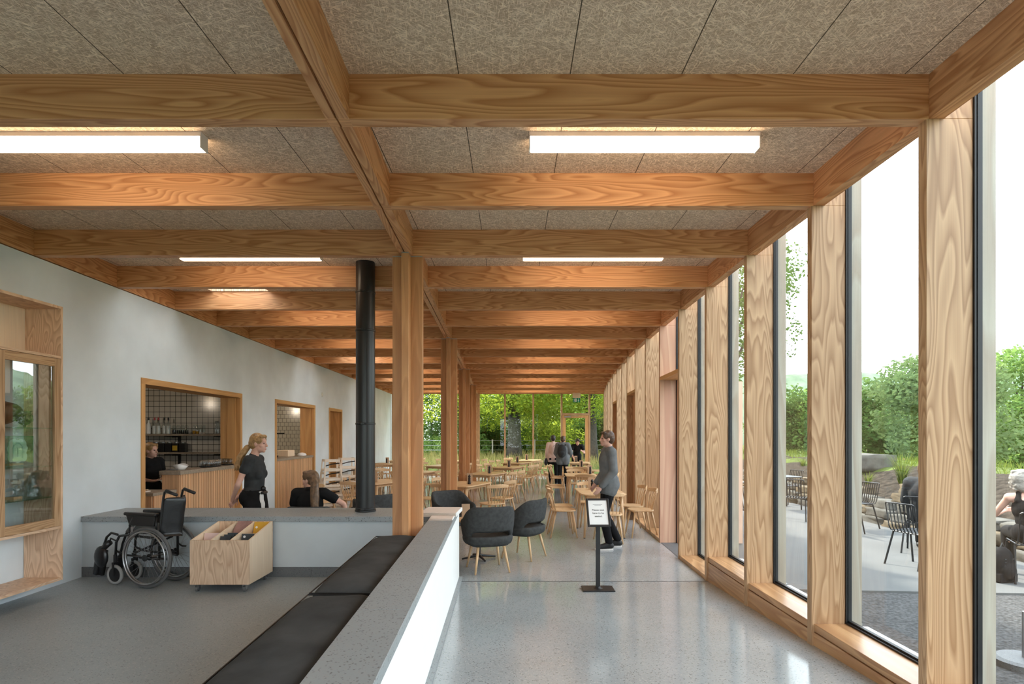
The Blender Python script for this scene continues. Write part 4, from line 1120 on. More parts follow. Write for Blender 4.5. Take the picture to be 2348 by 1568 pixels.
# ------------------------------------------------------------------ record bin on castors
bx0, bx1, by0, by1 = -3.07, -2.505, 5.61, 6.165
zb, zf, zr = 0.253, 0.675, 0.778
root = thing('record_bin', 'plywood record bin on castors with six compartments', 'bin', ((bx0 + bx1) / 2, (by0 + by1) / 2, FR))
cxm, cym = (bx0 + bx1) / 2, (by0 + by1) / 2
hw, hl, t = (bx1 - bx0) / 2, (by1 - by0) / 2, 0.016
z0, z1, z2 = zb - FR, zf - FR, zr - FR
b = MB(); b.box(-hw, hw, -hl, -hl + t, z0, z1); b.build('front_panel', 'ply_Z', root)
b = MB(); b.box(-hw, hw, hl - t, hl, z0, z2); b.build('rear_panel', 'ply_Z', root)
def sidep(x, zt=0.0, nm='side_panel'):
    b = MB(); b.hexa([(x - t / 2, -hl + t, z0), (x + t / 2, -hl + t, z0), (x + t / 2, hl - t, z0), (x - t / 2, hl - t, z0), (x - t / 2, -hl + t, z1 + zt), (x + t / 2, -hl + t, z1 + zt), (x + t / 2, hl - t, z2 + zt), (x - t / 2, hl - t, z2 + zt)])
    b.build(nm, 'birch_Z', root)
sidep(-hw + t / 2); sidep(hw - t / 2)
for x in (-hw / 3, hw / 3): sidep(x, -0.004, 'divider')
b = MB(); b.box(-hw + t, hw - t, -0.02, -0.02 + t, z0, (z1 + z2) / 2 - 0.03); b.build('cross_divider', 'birch_Z', root)
b = MB(); b.box(-hw + t, hw - t, -hl + t, hl - t, z0, z0 + t); b.build('bottom_panel', 'ply_X', root)
for x in (-hw + 0.055, hw - 0.055):
    for y in (-hl + 0.05, hl - 0.05):
        b = MB(); b.box(x - 0.03, x + 0.03, y - 0.03, y + 0.03, z0 - 0.004, z0); b.box(x - 0.017, x - 0.013, y - 0.028, y + 0.012, 0.02, z0 - 0.003); b.box(x + 0.013, x + 0.017, y - 0.028, y + 0.012, 0.02, z0 - 0.003)
        cst = b.build('castor', 'chrome', root)
        b = MB(); b.lathe([(0.012, -0.011), (0.026, -0.011), (0.0265, 0.0), (0.026, 0.011), (0.012, 0.011)], (x, y - 0.012, 0.0265), 16, 'X'); b.build('castor_wheel', 'rubber_grey', cst)
def record(cx, cy, w, h, tilt, m, label, k=1, dz=0.0, dots=None):
    o0 = thing('record_sleeve', label, 'record', (cxm + cx, cym + cy, FR + z0 + t + dz), 0, 'record sleeves in the bin')
    o0.rotation_euler = (tilt, 0, 0)
    b = MB(); b.box(-w / 2, w / 2, -0.004, 0.004, 0, h); b.build('sleeve', m, o0, bevel=0.001, seg=1)
    if dots:
        for (x, z) in dots:
            b = MB(); b.lathe([(0.012, -0.0008), (0.012, 0.0008)], (x, -0.0048, z), 14, 'Y'); b.build('dot', 'paper_white', o0)
    return o0
for k in range(5):
    record(0.0, 0.03 + 0.02 * k, 0.145, 0.47 + 0.016 * k, -0.29, 'record_pink', ['front', 'second', 'middle', 'fourth', 'rear'][k] + ' pinkish brown record sleeve in the rear middle compartment')
record(0.185, 0.06, 0.15, 0.535, -0.34, 'record_yellow', 'mustard yellow record sleeve with white dots in the rear right compartment', dots=[(-0.045, 0.48), (-0.05, 0.38)])
record(-0.185, -0.17, 0.15, 0.455, -0.27, 'record_blush', 'pale blush record sleeve in the front left compartment')
for k in range(3): record(0.02 * k - 0.025, -0.215 + 0.03 * k, 0.10, 0.43 + 0.012 * k, -0.26, 'record_dark', ['front', 'middle', 'rear'][k] + ' dark record sleeve in the front middle compartment')
record(0.175, -0.18, 0.12, 0.45, -0.27, 'record_dark', 'black record sleeve with pale marks in the front right compartment', dots=[(-0.03, 0.42)])

# ------------------------------------------------------------------ folded wheelchair
WX, WY = -3.57, 5.757
root = thing('wheelchair', 'folded black wheelchair in front of the low hearth wall', 'wheelchair', (WX, WY, FR), -0.27)
SEP = 0.30
def wheel(y, big):
    b = MB(); b.torus((0, y, 0.30), 0.283, 0.0165, 48, 8); ty = b.build('tyre', 'rubber_grey', root, smooth=True)
    b = MB(); b.torus((0, y, 0.30), 0.262, 0.010, 48, 8); b.build('rim', 'steel', ty, smooth=True)
    s = -1 if y < SEP / 2 else 1
    b = MB(); b.torus((0, y + s * 0.035, 0.30), 0.255, 0.0085, 48, 8)
    for k in range(6):
        a = 2 * PI * k / 6 + 0.3; b.tube([(0.262 * math.cos(a), y, 0.30 + 0.262 * math.sin(a)), (0.255 * math.cos(a), y + s * 0.035, 0.30 + 0.255 * math.sin(a))], 0.004, 5)
    b.build('hand_rim', 'steel', ty, smooth=True)
    b = MB(); b.lathe([(0.018, -0.03), (0.032, -0.028), (0.032, -0.022), (0.016, -0.018), (0.016, 0.018), (0.032, 0.022), (0.032, 0.028), (0.018, 0.03)], (0, y, 0.30), 18, 'Y'); b.build('hub', 'black_metal', ty)
    for k in range(28):
        a = 2 * PI * k / 28; c = a + (0.55 if k % 2 else -0.55); yy = y + (0.024 if k % 4 < 2 else -0.024)
        b = MB(); b.tube([(0.03 * math.cos(c), yy, 0.30 + 0.03 * math.sin(c)), (0.258 * math.cos(a), y, 0.30 + 0.258 * math.sin(a))], 0.0016, 4); b.build('spoke', 'steel', ty)
wheel(0.0, True); wheel(SEP + 0.02, True)
b = MB(); b.tube([(0, 0, 0.3), (0, SEP, 0.3)], 0.012, 8); b.build('axle', 'steel', root)
for y, lr in ((0.05, -1), (SEP - 0.03, 1)):
    b = MB()
    b.tube([(0.27, y, 0.93), (0.20, y, 0.955), (0.165, y, 0.94), (0.15, y, 0.89), (0.10, y, 0.52), (0.10, y, 0.28)], 0.012, 8)          # back post and handle bend
    b.tube([(0.10, y, 0.48), (-0.30, y, 0.50), (-0.40, y, 0.485), (-0.44, y, 0.42), (-0.455, y, 0.22)], 0.012, 8)                     # seat rail
    b.tube([(0.10, y, 0.28), (-0.33, y, 0.30), (-0.43, y, 0.33)], 0.011, 8)
    b.tube([(0.06, y, 0.50), (0.06, y, 0.70)], 0.010, 8); b.tube([(-0.26, y, 0.50), (-0.27, y, 0.60), (-0.22, y, 0.69)], 0.010, 8)
    b.tube([(0.10, y, 0.40), (0.155, y, 0.375), (0.20, y, 0.375)], 0.009, 7)
    fr_ = b.build('side_frame', 'black_metal', root, smooth=True)
    b = MB(); b.tube([(0.18, y, 0.953), (0.31, y, 0.915)], [0.017, 0.016], 10); b.build('push_handle', 'black_plastic', fr_, smooth=True)
    b = MB(); b.obox((-0.12, y - 0.005, 0.715), (0.40, 0.055, 0.035)); b.build('arm_pad', 'black_vinyl', root, bevel=0.015, seg=3)
    b = MB(); b.hexa([(-0.27, y - 0.008, 0.60), (0.04, y - 0.008, 0.60), (0.04, y + 0.008, 0.60), (-0.27, y + 0.008, 0.60), (-0.31, y - 0.008, 0.70), (0.06, y - 0.008, 0.70), (0.06, y + 0.008, 0.70), (-0.31, y + 0.008, 0.70)])
    b.build('skirt_guard', 'black_plastic', root, bevel=0.004)
    b = MB(); b.tube([(-0.16, y - 0.03, 0.60), (-0.20, y - 0.03, 0.56), (-0.225, y - 0.03, 0.52)], 0.008, 6); b.obox((-0.20, y - 0.028, 0.565), (0.03, 0.02, 0.05)); b.build('brake_lever', 'steel', root)
    # swing-away leg rest
    b = MB(); b.tube([(-0.41, y - 0.01, 0.50), (-0.49, y - 0.01, 0.515), (-0.55, y - 0.01, 0.47), (-0.60, y - 0.01, 0.36), (-0.645, y - 0.01, 0.20), (-0.66, y - 0.01, 0.12)], 0.012, 8)
    b.tube([(-0.44, y - 0.01, 0.44), (-0.50, y - 0.01, 0.46), (-0.515, y - 0.01, 0.42)], 0.008, 7)
    lg = b.build('leg_rest', 'black_metal', root, smooth=True)
    b = MB(); b.obox((-0.65, y, 0.16), (0.05, 0.10, 0.15), Matrix.Rotation(0.25, 3, 'Y')); b.build('footplate', 'black_plastic', lg, bevel=0.008)
    # castor
    cx_, cyy = (-0.43, y - 0.02)
    b = MB(); b.lathe([(0.022, -0.014), (0.055, -0.012), (0.070, -0.010), (0.070, 0.010), (0.055, 0.012), (0.022, 0.014)], (cx_, cyy, 0.10), 24, 'Y'); cw = b.build('castor_wheel', 'black_plastic', root)
    b = MB(); b.torus((cx_, cyy, 0.10), 0.083, 0.0165, 32, 8); b.build('castor_tyre', 'rubber_pale', cw, smooth=True)
    b = MB(); b.box(cx_ - 0.012, cx_ + 0.012, cyy - 0.028, cyy - 0.022, 0.09, 0.215); b.box(cx_ - 0.012, cx_ + 0.012, cyy + 0.022, cyy + 0.028, 0.09, 0.215); b.box(cx_ - 0.014, cx_ + 0.014, cyy - 0.028, cyy + 0.028, 0.205, 0.225); b.tube([(cx_, cyy, 0.22), (cx_, cyy, 0.30)], 0.016, 8)
    b.build('castor_fork', 'black_metal', cw)
b = MB(); b.tube([(-0.25, 0.06, 0.31), (0.05, SEP - 0.04, 0.47)], 0.010, 8); b.tube([(-0.25, SEP - 0.04, 0.31), (0.05, 0.06, 0.47)], 0.010, 8); b.tube([(-0.15, 0.06, 0.28), (0.22, 0.06, 0.285)], 0.012, 8); b.build('cross_brace', 'black_metal', root)
# sagging upholstery, folded into a V
def fold_sheet(nm, pts_a, pts_b, sag, th, m='black_vinyl'):
    b = MB(); vs, fs = [], []; n = 9; L = len(pts_a)
    for side in (0, 1):
        for k in range(L):
            a, c = Vector(pts_a[k]), Vector(pts_b[k])
            for i in range(n):
                u = i / (n - 1); p = a.lerp(c, u) + Vector(sag) * (1 - abs(2 * u - 1)) + Vector((0.006 * math.sin(5 * u + 3 * k), 0, 0))
                vs.append(p + (Vector(th) if side else Vector((0, 0, 0))))
    N = L * n
    for k in range(L - 1):
        for i in range(n - 1):
            q = k * n + i; fs.append((q, q + 1, q + n + 1, q + n)); fs.append((N + q, N + q + n, N + q + n + 1, N + q + 1))
    for k in range(L - 1):
        for i in (0, n - 1):
            q = k * n + i; fs.append((q, q + n, N + q + n, N + q))
    for i in range(n - 1):
        for k in (0, L - 1):
            q = k * n + i; fs.append((q, q + 1, N + q + 1, N + q))
    b.add(vs, fs); return b.build(nm, m, root, smooth=True, sub=1)
ya, yb_ = 0.05, SEP - 0.03
fold_sheet('backrest', [(0.095 + 0.012 * k, ya - 0.012, 0.50 + 0.078 * k) for k in range(6)], [(0.095 + 0.012 * k, yb_ + 0.012, 0.50 + 0.078 * k) for k in range(6)], (0.15, 0, 0), (0.022, 0, 0))
fold_sheet('seat', [(0.08 - 0.085 * k, ya, 0.515) for k in range(6)], [(0.08 - 0.085 * k, yb_, 0.515) for k in range(6)], (0, 0, 0.10), (0, 0, 0.012))
b = MB(); b.obox((-0.62, 0.03, 0.22), (0.12, 0.03, 0.26), Matrix.Rotation(0.2, 3, 'Y')); b.ball((-0.60, 0.02, 0.27), (0.085, 0.035, 0.11)); b.tube([(-0.50, 0.03, 0.42), (-0.58, 0.03, 0.36)], 0.03, 8)
b.build('calf_pad', 'black_vinyl', root, smooth=True)

# ------------------------------------------------------------------ sign stand on the ramp
sy = 6.30; sx = (1371 - 1174) * sy / F
root = thing('sign_stand', 'black stand with a framed please-wait sign on the ramp', 'sign', (sx, sy, RAMP(sy)))
b = MB(); b.box(-0.17, 0.17, -0.11, 0.11, 0.003, 0.02); b.build('base_plate', 'black_metal', root, bevel=0.03, seg=4)
b = MB(); b.lathe([(0.05, 0.02), (0.03, 0.03), (0.025, 0.04)], n=16); b.build('collar', 'black_metal', root)
b = MB(); b.box(-0.023, 0.023, -0.014, 0.014, 0.02, 0.80); b.build('pole', 'black_metal', root, bevel=0.004)
T = Matrix.Rotation(-0.60, 4, 'X')
hd = bpy.data.objects.new('sign_frame', None)
b = MB(); fw = 0.022; w2, h2 = 0.122, 0.166
for q in ((-w2, -w2 + fw, -h2, h2), (w2 - fw, w2, -h2, h2), (-w2 + fw, w2 - fw, -h2, -h2 + fw), (-w2 + fw, w2 - fw, h2 - fw, h2)): b.box(q[0], q[1], -0.010, 0.010, q[2], q[3])
b.box(-w2 + 0.01, w2 - 0.01, 0.002, 0.010, -h2 + 0.01, h2 - 0.01)
sf = b.build('sign_frame', 'black_plastic', root, bevel=0.006, seg=2); sf.location = (0.0, -0.02, 0.83); sf.rotation_euler = (-0.60, 0, 0)
b = MB(); b.box(-w2 + fw, w2 - fw, -0.001, 0.002, -h2 + fw, h2 - fw); b.build('sign_sheet', 'paper_white', sf)
for txt, z, s_ in (('Please wait', 0.020, 0.029), ('here to be', -0.017, 0.029), ('seated.', -0.054, 0.029), ('_ _ _ _ _ _ _ _ _ _', 0.096, 0.012)):
    if txt[0] == '_':
        b = MB(); b.box(-0.05, 0.05, -0.0022, -0.001, 0.094, 0.0965); b.box(-0.034, 0.034, -0.0022, -0.001, 0.0835, 0.085); b.build('heading_line', 'ink_black', sf)
    else: text_mesh('lettering', txt, s_, 'ink_black', sf, (0, -0.0018, z), (PI / 2, 0, 0))
# ------------------------------------------------------------------ dining chairs and tables
def superpoly(a, b_, n, e=4.0):
    r = []
    for k in range(n):
        t = 2 * PI * k / n; c, s = math.cos(t), math.sin(t)
        r.append((a * math.copysign(abs(c) ** (2 / e), c), b_ * math.copysign(abs(s) ** (2 / e), s)))
    return r
def slab(b, poly, z0, z1, c=(0, 0)):
    n = len(poly)
    return b.add([(x + c[0], y + c[1], z0) for x, y in poly] + [(x + c[0], y + c[1], z1) for x, y in poly],
                 [tuple(range(n))[::-1], tuple(range(n, 2 * n))] + [(k, (k + 1) % n, n + (k + 1) % n, n + k) for k in range(n)])
def make_chair():
    """Spindle-back chair, sitter faces +y."""
    t = thing('dining_chair', 'chair', 'chair', (0, 0, 0), 0, 'pale spindle-back dining chairs')
    b = MB(); slab(b, superpoly(0.215, 0.20, 20, 3.2), 0.425, 0.45); b.build('seat', 'oak_X', t, bevel=0.008)
    for sx in (-1, 1):
        for top, bot in (((sx * 0.15, 0.13, 0.43), (sx * 0.215, 0.20, 0.0)), ((sx * 0.14, -0.14, 0.43), (sx * 0.20, -0.235, 0.0))):
            b = MB(); b.tube([top, bot], [0.019, 0.012], 8); b.build('leg', 'oak_Z', t, smooth=True)
    arc = []
    for k in range(11):
        u = k / 10 * 2 - 1; arc.append((0.225 * u, -0.265 + 0.075 * u * u, 0.765 - 0.012 * u * u))
    b = MB(); vs, fs = [], []
    for k, (x, y, z) in enumerate(arc):
        h = 0.034 - 0.010 * abs(k / 5 - 1) ** 3
        vs += [(x, y - 0.010, z - h), (x, y + 0.010, z - h), (x, y + 0.006, z + h), (x, y - 0.014, z + h)]
    for k in range(10):
        for q in range(4): fs.append((4 * k + q, 4 * k + (q + 1) % 4, 4 * k + 4 + (q + 1) % 4, 4 * k + 4 + q))
    fs += [(3, 2, 1, 0), (40, 41, 42, 43)]
    b.add(vs, fs); b.build('crest_rail', 'oak_X', t, bevel=0.006)
    for k in range(7):
        u = (k / 6 * 2 - 1)
        x1, y1, z1 = 0.195 * u, -0.265 + 0.075 * (0.195 * u / 0.225) ** 2, 0.74
        b = MB(); b.tube([(0.155 * u, -0.175 + 0.03 * u * u, 0.44), ((0.155 * u + x1) / 2, (-0.175 + y1) / 2 + 0.01, 0.60), (x1, y1, z1)], 0.0085 if abs(u) > 0.9 else 0.0062, 6); b.build('spindle', 'oak_Z', t, smooth=True)
    return t
def make_table(L, Wd):
    t = thing('dining_table', 'table', 'table', (0, 0, 0), 0, 'pale timber dining tables')
    b = MB(); slab(b, superpoly(Wd / 2, L / 2, 28, 9), 0.698, 0.722); b.build('tabletop', 'oak_Y', t, bevel=0.006)
    b = MB()
    for q in (-1, 1): b.box(-Wd / 2 + 0.10, Wd / 2 - 0.10, q * (L / 2 - 0.11) - 0.01, q * (L / 2 - 0.11) + 0.01, 0.64, 0.698); b.box(q * (Wd / 2 - 0.11) - 0.01, q * (Wd / 2 - 0.11) + 0.01, -L / 2 + 0.10, L / 2 - 0.10, 0.64, 0.698)
    b.build('apron', 'oak_X', t)
    for sx in (-1, 1):
        for sy_ in (-1, 1):
            b = MB(); b.tube([(sx * (Wd / 2 - 0.10), sy_ * (L / 2 - 0.10), 0.70), (sx * (Wd / 2 - 0.05), sy_ * (L / 2 - 0.05), 0.012)], [0.029, 0.017], 12); lg = b.build('leg', 'oak_Z', t, smooth=True)
            b = MB(); b.lathe([(0.016, 0.0), (0.016, 0.013)], (sx * (Wd / 2 - 0.05), sy_ * (L / 2 - 0.05), 0), 10); b.build('foot_glide', 'black_plastic', lg)
    return t
chair_src, table_src = make_chair(), make_table(1.15, 0.75)
chair_used, table_used = [], []
def put_chair(x, y, rz, label):
    if chair_used: o = copy_tree(chair_src, (x, y, 0), rz, label)
    else: o = chair_src; o.location = (x, y, 0); o.rotation_euler = (0, 0, rz); o['label'] = label
    chair_used.append(o); return o
# pepper mill with a card behind it
def make_mill():
    t = thing('pepper_mill', 'mill', 'mill', (0, 0, 0), 0, 'black pepper mills on the tables')
    b = MB(); b.lathe([(0.028, 0), (0.029, 0.02), (0.024, 0.05), (0.022, 0.10), (0.026, 0.115), (0.026, 0.12)], n=16); b.build('body', 'black_plastic', t, smooth=True)
    b = MB(); b.lathe([(0.012, 0.12), (0.016, 0.125), (0.025, 0.14), (0.026, 0.155), (0.018, 0.17), (0.009, 0.174), (0.010, 0.185), (0.001, 0.19)], n=16); b.build('head', 'black_plastic', t, smooth=True)
    return t
def make_card():
    t = thing('menu_card', 'card', 'menu', (0, 0, 0), 0, 'menu cards on the tables')
    b = MB(); b.box(-0.055, 0.055, -0.0015, 0.0015, 0.012, 0.21); b.build('card', 'kraft_card', t)
    b = MB(); b.box(-0.055, 0.055, -0.03, 0.03, 0, 0.015); b.build('holder', 'oak_X', t, bevel=0.003)
    return t
mill_src, card_src = make_mill(), make_card()
mill_used = []
def put_setting(x, y, where, dx=0.0):
    lm, lc = f'black pepper mill on the {where}', f'upright menu card on the {where}'
    if not mill_used:
        mill_src.location = (x + dx, y, 0.722); mill_src['label'] = lm; card_src.location = (x, y + 0.09, 0.722); card_src['label'] = lc
    else:
        copy_tree(mill_src, (x + dx, y, 0.722), 0, lm); copy_tree(card_src, (x, y + 0.09, 0.722), 0, lc)
    mill_used.append(1)
A = math.radians(-22)
TABLES = [  # x, y, rotation, name of the place, mill offset (table frame), chairs
    (-0.94, 11.60, A, 'table behind the grey armchairs', (0.16, -0.1), 'LLF'),
    (-0.62, 14.80, A, 'second table left of the aisle', (0.10, -0.1), 'LLRR'),
    (-0.10, 17.75, A, 'third table left of the aisle', (0.05, -0.1), 'LLRR'),
    (0.15, 20.4, A, 'fourth table left of the aisle', (0.0, 0.1), 'LLRR'),
    (0.62, 22.5, A, 'fifth table left of the aisle', (-0.1, 0.1), 'LLR'),
    (1.50, 10.08, 0.0, 'table behind the sign', (-0.10, 0.2), 'LLRRFB'),
    (1.66, 14.25, -0.04, 'second table by the window fins', (0.25, 0.2), 'LLRRFB'),
    (1.95, 17.3, -0.06, 'third table by the window fins', (0.1, 0.1), 'LLRRF'),
    (2.35, 20.6, -0.08, 'table under the leaning waitress', (-0.1, 0.3), 'LRR'),
    (-2.75, 12.15, A, 'table right of the flue', (0.05, -0.25), 'LLRRF'),
    (-2.45, 15.3, A, 'second table behind the flue', (0.0, 0.0), 'LLRRF'),
    (-2.2, 18.6, A, 'third table behind the flue', (0.0, 0.0), 'LLRR'),
    (-1.9, 21.8, A, 'fourth table behind the flue', (0.0, 0.0), 'LLRR'),
    (-4.05, 16.6, 0.0, 'table past the high chairs', (0.0, 0.1), 'RRB'),
    (-4.15, 19.6, 0.0, 'table by the far plaster wall', (0.0, -0.1), 'RRF'),
    (-4.25, 22.4, 0.0, 'table in the far left corner', (0.0, 0.0), 'RR'),
]
jr = random.Random(2)
for k, (x, y, rz, nm, mo, ch) in enumerate(TABLES):
    c, s = math.cos(rz), math.sin(rz)
    def loc(u, v): return x + c * u - s * v, y + s * u + c * v
    lab = f'pale timber {nm}, with a pepper mill'
    if k == 0: o = table_src; o.location = (x, y, 0); o.rotation_euler = (0, 0, rz)
    else: o = copy_tree(table_src, (x, y, 0), rz)
    o['label'] = lab
    put_setting(*loc(*mo), nm)
    cnt = {}
    for q in ch:
        i = cnt.get(q, 0); cnt[q] = i + 1
        v = -0.29 if i == 0 else 0.29
        pos = 'near' if i == 0 else 'furth'
        d = jr.uniform(-0.04, 0.06); a = jr.uniform(-0.10, 0.10)
        if q == 'L': px, py = loc(-0.60 - d, v); put_chair(px, py, rz - PI / 2 + a, f'spindle chair, {pos}er one left of the {nm}')
        if q == 'R': px, py = loc(0.60 + d, v); put_chair(px, py, rz + PI / 2 + a, f'spindle chair, {pos}er one right of the {nm}')
        if q == 'F': px, py = loc(0.02, -0.74 - d); put_chair(px, py, rz + a, f'spindle chair at the near end of the {nm}')
        if q == 'B': px, py = loc(-0.05, 0.78 + d); put_chair(px, py, rz + PI + a, f'spindle chair at the far end of the {nm}')
put_chair(-0.36, 10.72, 0.55, 'spindle chair with its back to us behind the two front armchairs')
put_chair(-0.20, 11.62, 1.0, 'spindle chair at the right corner of the table behind the grey armchairs')
put_chair(-3.55, 11.0, -0.4, 'lone spindle chair in front of the stacked high chairs')

# ------------------------------------------------------------------ grey upholstered armchairs
def make_armchair():
    """Wrap-around armchair, sitter faces +y, with a slot under the back."""
    t = thing('armchair', 'armchair', 'armchair', (0, 0, 0), 0, 'grey felt armchairs')
    def wrap(z_lo, z_hi, R0, th, span, dip, drop=0.0, flare=0.012):
        vs, fs = [], []; n = 26
        for k in range(n + 1):
            u = k / n * 2 - 1; a = -PI / 2 + u * span
            e = 2.7; ca, sa = math.cos(a), math.sin(a)
            q = (abs(ca) ** e + abs(sa) ** e) ** (-1 / e)
            zt = z_hi - dip * smooth(0.33, 0.78, abs(u)) - 0.03 * smooth(0.8, 1.0, abs(u))
            zl = z_lo - drop * smooth(0.40, 0.55, abs(u))
            for j, (rr, zz) in enumerate(((R0, zl), (R0 + th, zl + 0.015), (R0 + th + flare, (zl + zt) / 2), (R0 + th + flare * 1.6, zt - 0.02), (R0 + th * 0.5 + flare * 1.6, zt), (R0 + flare, zt - 0.02), (R0 + flare * 0.4, (zl + zt) / 2))):
                vs.append((rr * q * ca * 1.05, rr * q * sa * 0.98 + 0.02, zz))
        m = 7
        for k in range(n):
            for j in range(m): fs.append((k * m + j, k * m + (j + 1) % m, (k + 1) * m + (j + 1) % m, (k + 1) * m + j))
        fs += [tuple(range(m))[::-1], tuple(range(n * m, n * m + m))]
        return vs, fs
    b = MB(); b.add(*wrap(0.485, 0.82, 0.232, 0.05, PI * 0.70, 0.17, 0.13, 0.022)); b.build('back_shell', 'felt_grey', t, smooth=True, sub=1)
    b = MB(); b.add(*wrap(0.325, 0.455, 0.222, 0.055, PI * 0.68, 0.0)); b.build('seat_band', 'felt_grey', t, smooth=True, sub=1)
    b = MB(); vs = superpoly(0.255, 0.25, 24, 3.5); slab(b, vs, 0.32, 0.44, (0, 0.03)); b.build('seat', 'felt_grey', t, bevel=0.03, seg=3)
    for sx in (-1, 1):
        for yy_, yb2 in ((0.16, 0.235), (-0.15, -0.225)):
            b = MB(); b.tube([(sx * 0.16, yy_, 0.325), (sx * 0.215, yb2, 0.0)], [0.019, 0.011], 10); b.build('leg', 'oak_Z', t, smooth=True)
    return t
arm = make_armchair()
arms = [(-0.30, 7.33, 0.30, 'grey armchair with its back to us at the low wall end'), (0.17, 8.10, 1.05, 'grey armchair furthest right of the armchair group, beside the aisle'),
        (-0.90, 9.0, -2.45, 'grey armchair behind the low wall end, facing us'), (-2.48, 7.36, 0.0, 'grey armchair the long-haired woman sits in'),
        (-1.85, 8.0, -0.9, 'grey armchair showing between the flue and the first post'), (-2.05, 8.75, 0.9, 'grey armchair beyond the seated woman, beside the high chairs')]
for k, (x, y, rz, lab) in enumerate(arms):
    o = arm if k == 0 else copy_tree(arm)
    o.location = (x, y, 0); o.rotation_euler = (0, 0, rz); o['label'] = lab
root = thing('coffee_table', 'small round black-footed table between the grey armchairs', 'table', (-0.45, 8.0, 0))
b = MB(); b.lathe([(0.001, 0.52), (0.30, 0.52), (0.30, 0.545), (0.001, 0.545)], n=28); b.build('tabletop', 'oak_X', root)
b = MB(); b.tube([(0, 0, 0.02), (0, 0, 0.52)], 0.025, 10); b.build('pedestal', 'black_metal', root)
b = MB()
for k in range(4): a = PI / 2 * k + 0.4; b.tube([(0, 0, 0.05), (0.24 * math.cos(a), 0.24 * math.sin(a), 0.015)], [0.02, 0.012], 8)
b.build('foot', 'black_metal', root)
o = copy_tree(card_src, (-0.62, 7.90, 0.545), 0.1, 'kraft menu card standing on the small round table')
o = thing('paper_napkin', 'folded pale napkin on the small round table', 'napkin', (-0.50, 7.82, 0.545), 0.2); b = MB(); b.box(-0.08, 0.08, -0.05, 0.05, 0, 0.008); b.build('napkin', 'paper_cream', o, bevel=0.002)

# ------------------------------------------------------------------ stacked wooden high chairs
def make_high_chair():
    t = thing('high_chair', 'high chair', 'high chair', (0, 0, 0), 0, 'stacked wooden high chairs')
    for s_ in (-1, 1):
        b = MB(); Y0 = s_
        q = lambda z: 0.25 - 0.12 * z / 0.75
        for e in (-1, 1): b.hexa([(s_ * 0.235 - 0.011, e * q(0) - 0.022, 0), (s_ * 0.235 + 0.011, e * q(0) - 0.022, 0), (s_ * 0.235 + 0.011, e * q(0) + 0.022, 0), (s_ * 0.235 - 0.011, e * q(0) + 0.022, 0),
                                  (s_ * 0.17 - 0.011, e * q(0.75) - 0.022, 0.75), (s_ * 0.17 + 0.011, e * q(0.75) - 0.022, 0.75), (s_ * 0.17 + 0.011, e * q(0.75) + 0.022, 0.75), (s_ * 0.17 - 0.011, e * q(0.75) + 0.022, 0.75)])
        b.build('side_leg', 'white_wood_Z', t)
        for z in (0.10, 0.42, 0.73):
            xx = s_ * (0.235 - 0.065 * z / 0.75); b = MB(); b.box(xx - 0.010, xx + 0.010, -q(z), q(z), z - 0.025, z + 0.025); b.build('side_rail', 'white_wood_Z', t)
    for e in (-1, 1):
        for z in (0.12, 0.50, 0.72):
            w = 0.235 - 0.065 * z / 0.75; y = e * (0.25 - 0.12 * z / 0.75); b = MB(); b.box(-w, w, y - 0.011, y + 0.011, z - 0.028, z + 0.028); b.build('cross_rail', 'white_wood_Z', t)
    b = MB(); b.box(-0.19, 0.19, -0.17, 0.17, 0.50, 0.515); b.build('seat', 'white_wood_Z', t)
    b = MB(); b.tube([(-0.17, -0.17, 0.60), (0.0, -0.12, 0.64), (0.17, -0.16, 0.66)], 0.014, 6); b.build('strap', 'black_vinyl', t)
    return t
hc = make_high_chair()
for k, (x, y, z, rz, lab) in enumerate(((-3.66, 11.9, 0.0, 0.55, 'lowest high chair of the left stack'), (-3.66, 11.9, 0.19, 0.55, 'second high chair up in the left stack'), (-3.66, 11.9, 0.38, 0.55, 'third high chair up in the left stack'), (-3.66, 11.9, 0.57, 0.55, 'topmost high chair of the left stack'),
                                        (-3.58, 12.75, 0.0, 0.55, 'lowest high chair of the right stack'), (-3.58, 12.75, 0.19, 0.55, 'second high chair up in the right stack'), (-3.58, 12.75, 0.38, 0.55, 'third high chair up in the right stack'), (-3.58, 12.75, 0.57, 0.55, 'topmost high chair of the right stack'))):
    o = hc if k == 0 else copy_tree(hc)
    o.scale = (0.82, 0.82, 0.82); o.location = (x, y, z); o.rotation_euler = (0, 0, rz); o['label'] = lab + ', pale wood with a black strap'

# ------------------------------------------------------------------ bar behind the wide hatch
def slatted(root, y0, y1, z0, z1, x, name='slat_panel', pitch=0.036):
    b = MB(); n = int((y1 - y0) / pitch)
    for k in range(n):
        y = y0 + k * pitch; b.box(x - 0.018, x + (0.004 if k % 2 else 0.0), y + 0.002, y + pitch - 0.004, z0, z1)
    b.build(name, 'slat_Z', root)
    b = MB(); b.box(x - 0.03, x - 0.014, y0, y1, z0, z1); b.build('backing', 'gasket_black', root)
root = thing('bar_counter', 'slatted timber bar counter with a grey top inside the wide hatch', 'counter', (0, 0, 0))
bx = -4.70
slatted(root, 8.36, 10.0, 0.0, 1.115, bx)
b = MB(); b.box(bx - 0.26, bx - 0.03, 8.36, 10.80, 0.0, 1.115); b.build('carcass', 'dark_room', root)
b = MB()
for k in range(5): b.box(bx - 0.255 + 0.05 * k, bx - 0.208 + 0.05 * k, 8.335, 8.36, 0.0, 1.115)
b.build('end_slats', 'slat_Z', root)
b = MB(); b.box(bx - 0.29, bx + 0.015, 8.32, 10.82, 1.115, 1.17); b.build('worktop', 'worktop', root, bevel=0.003)
root = thing('service_counter', 'lower slatted counter at the left end of the wide hatch', 'counter', (0, 0, 0))
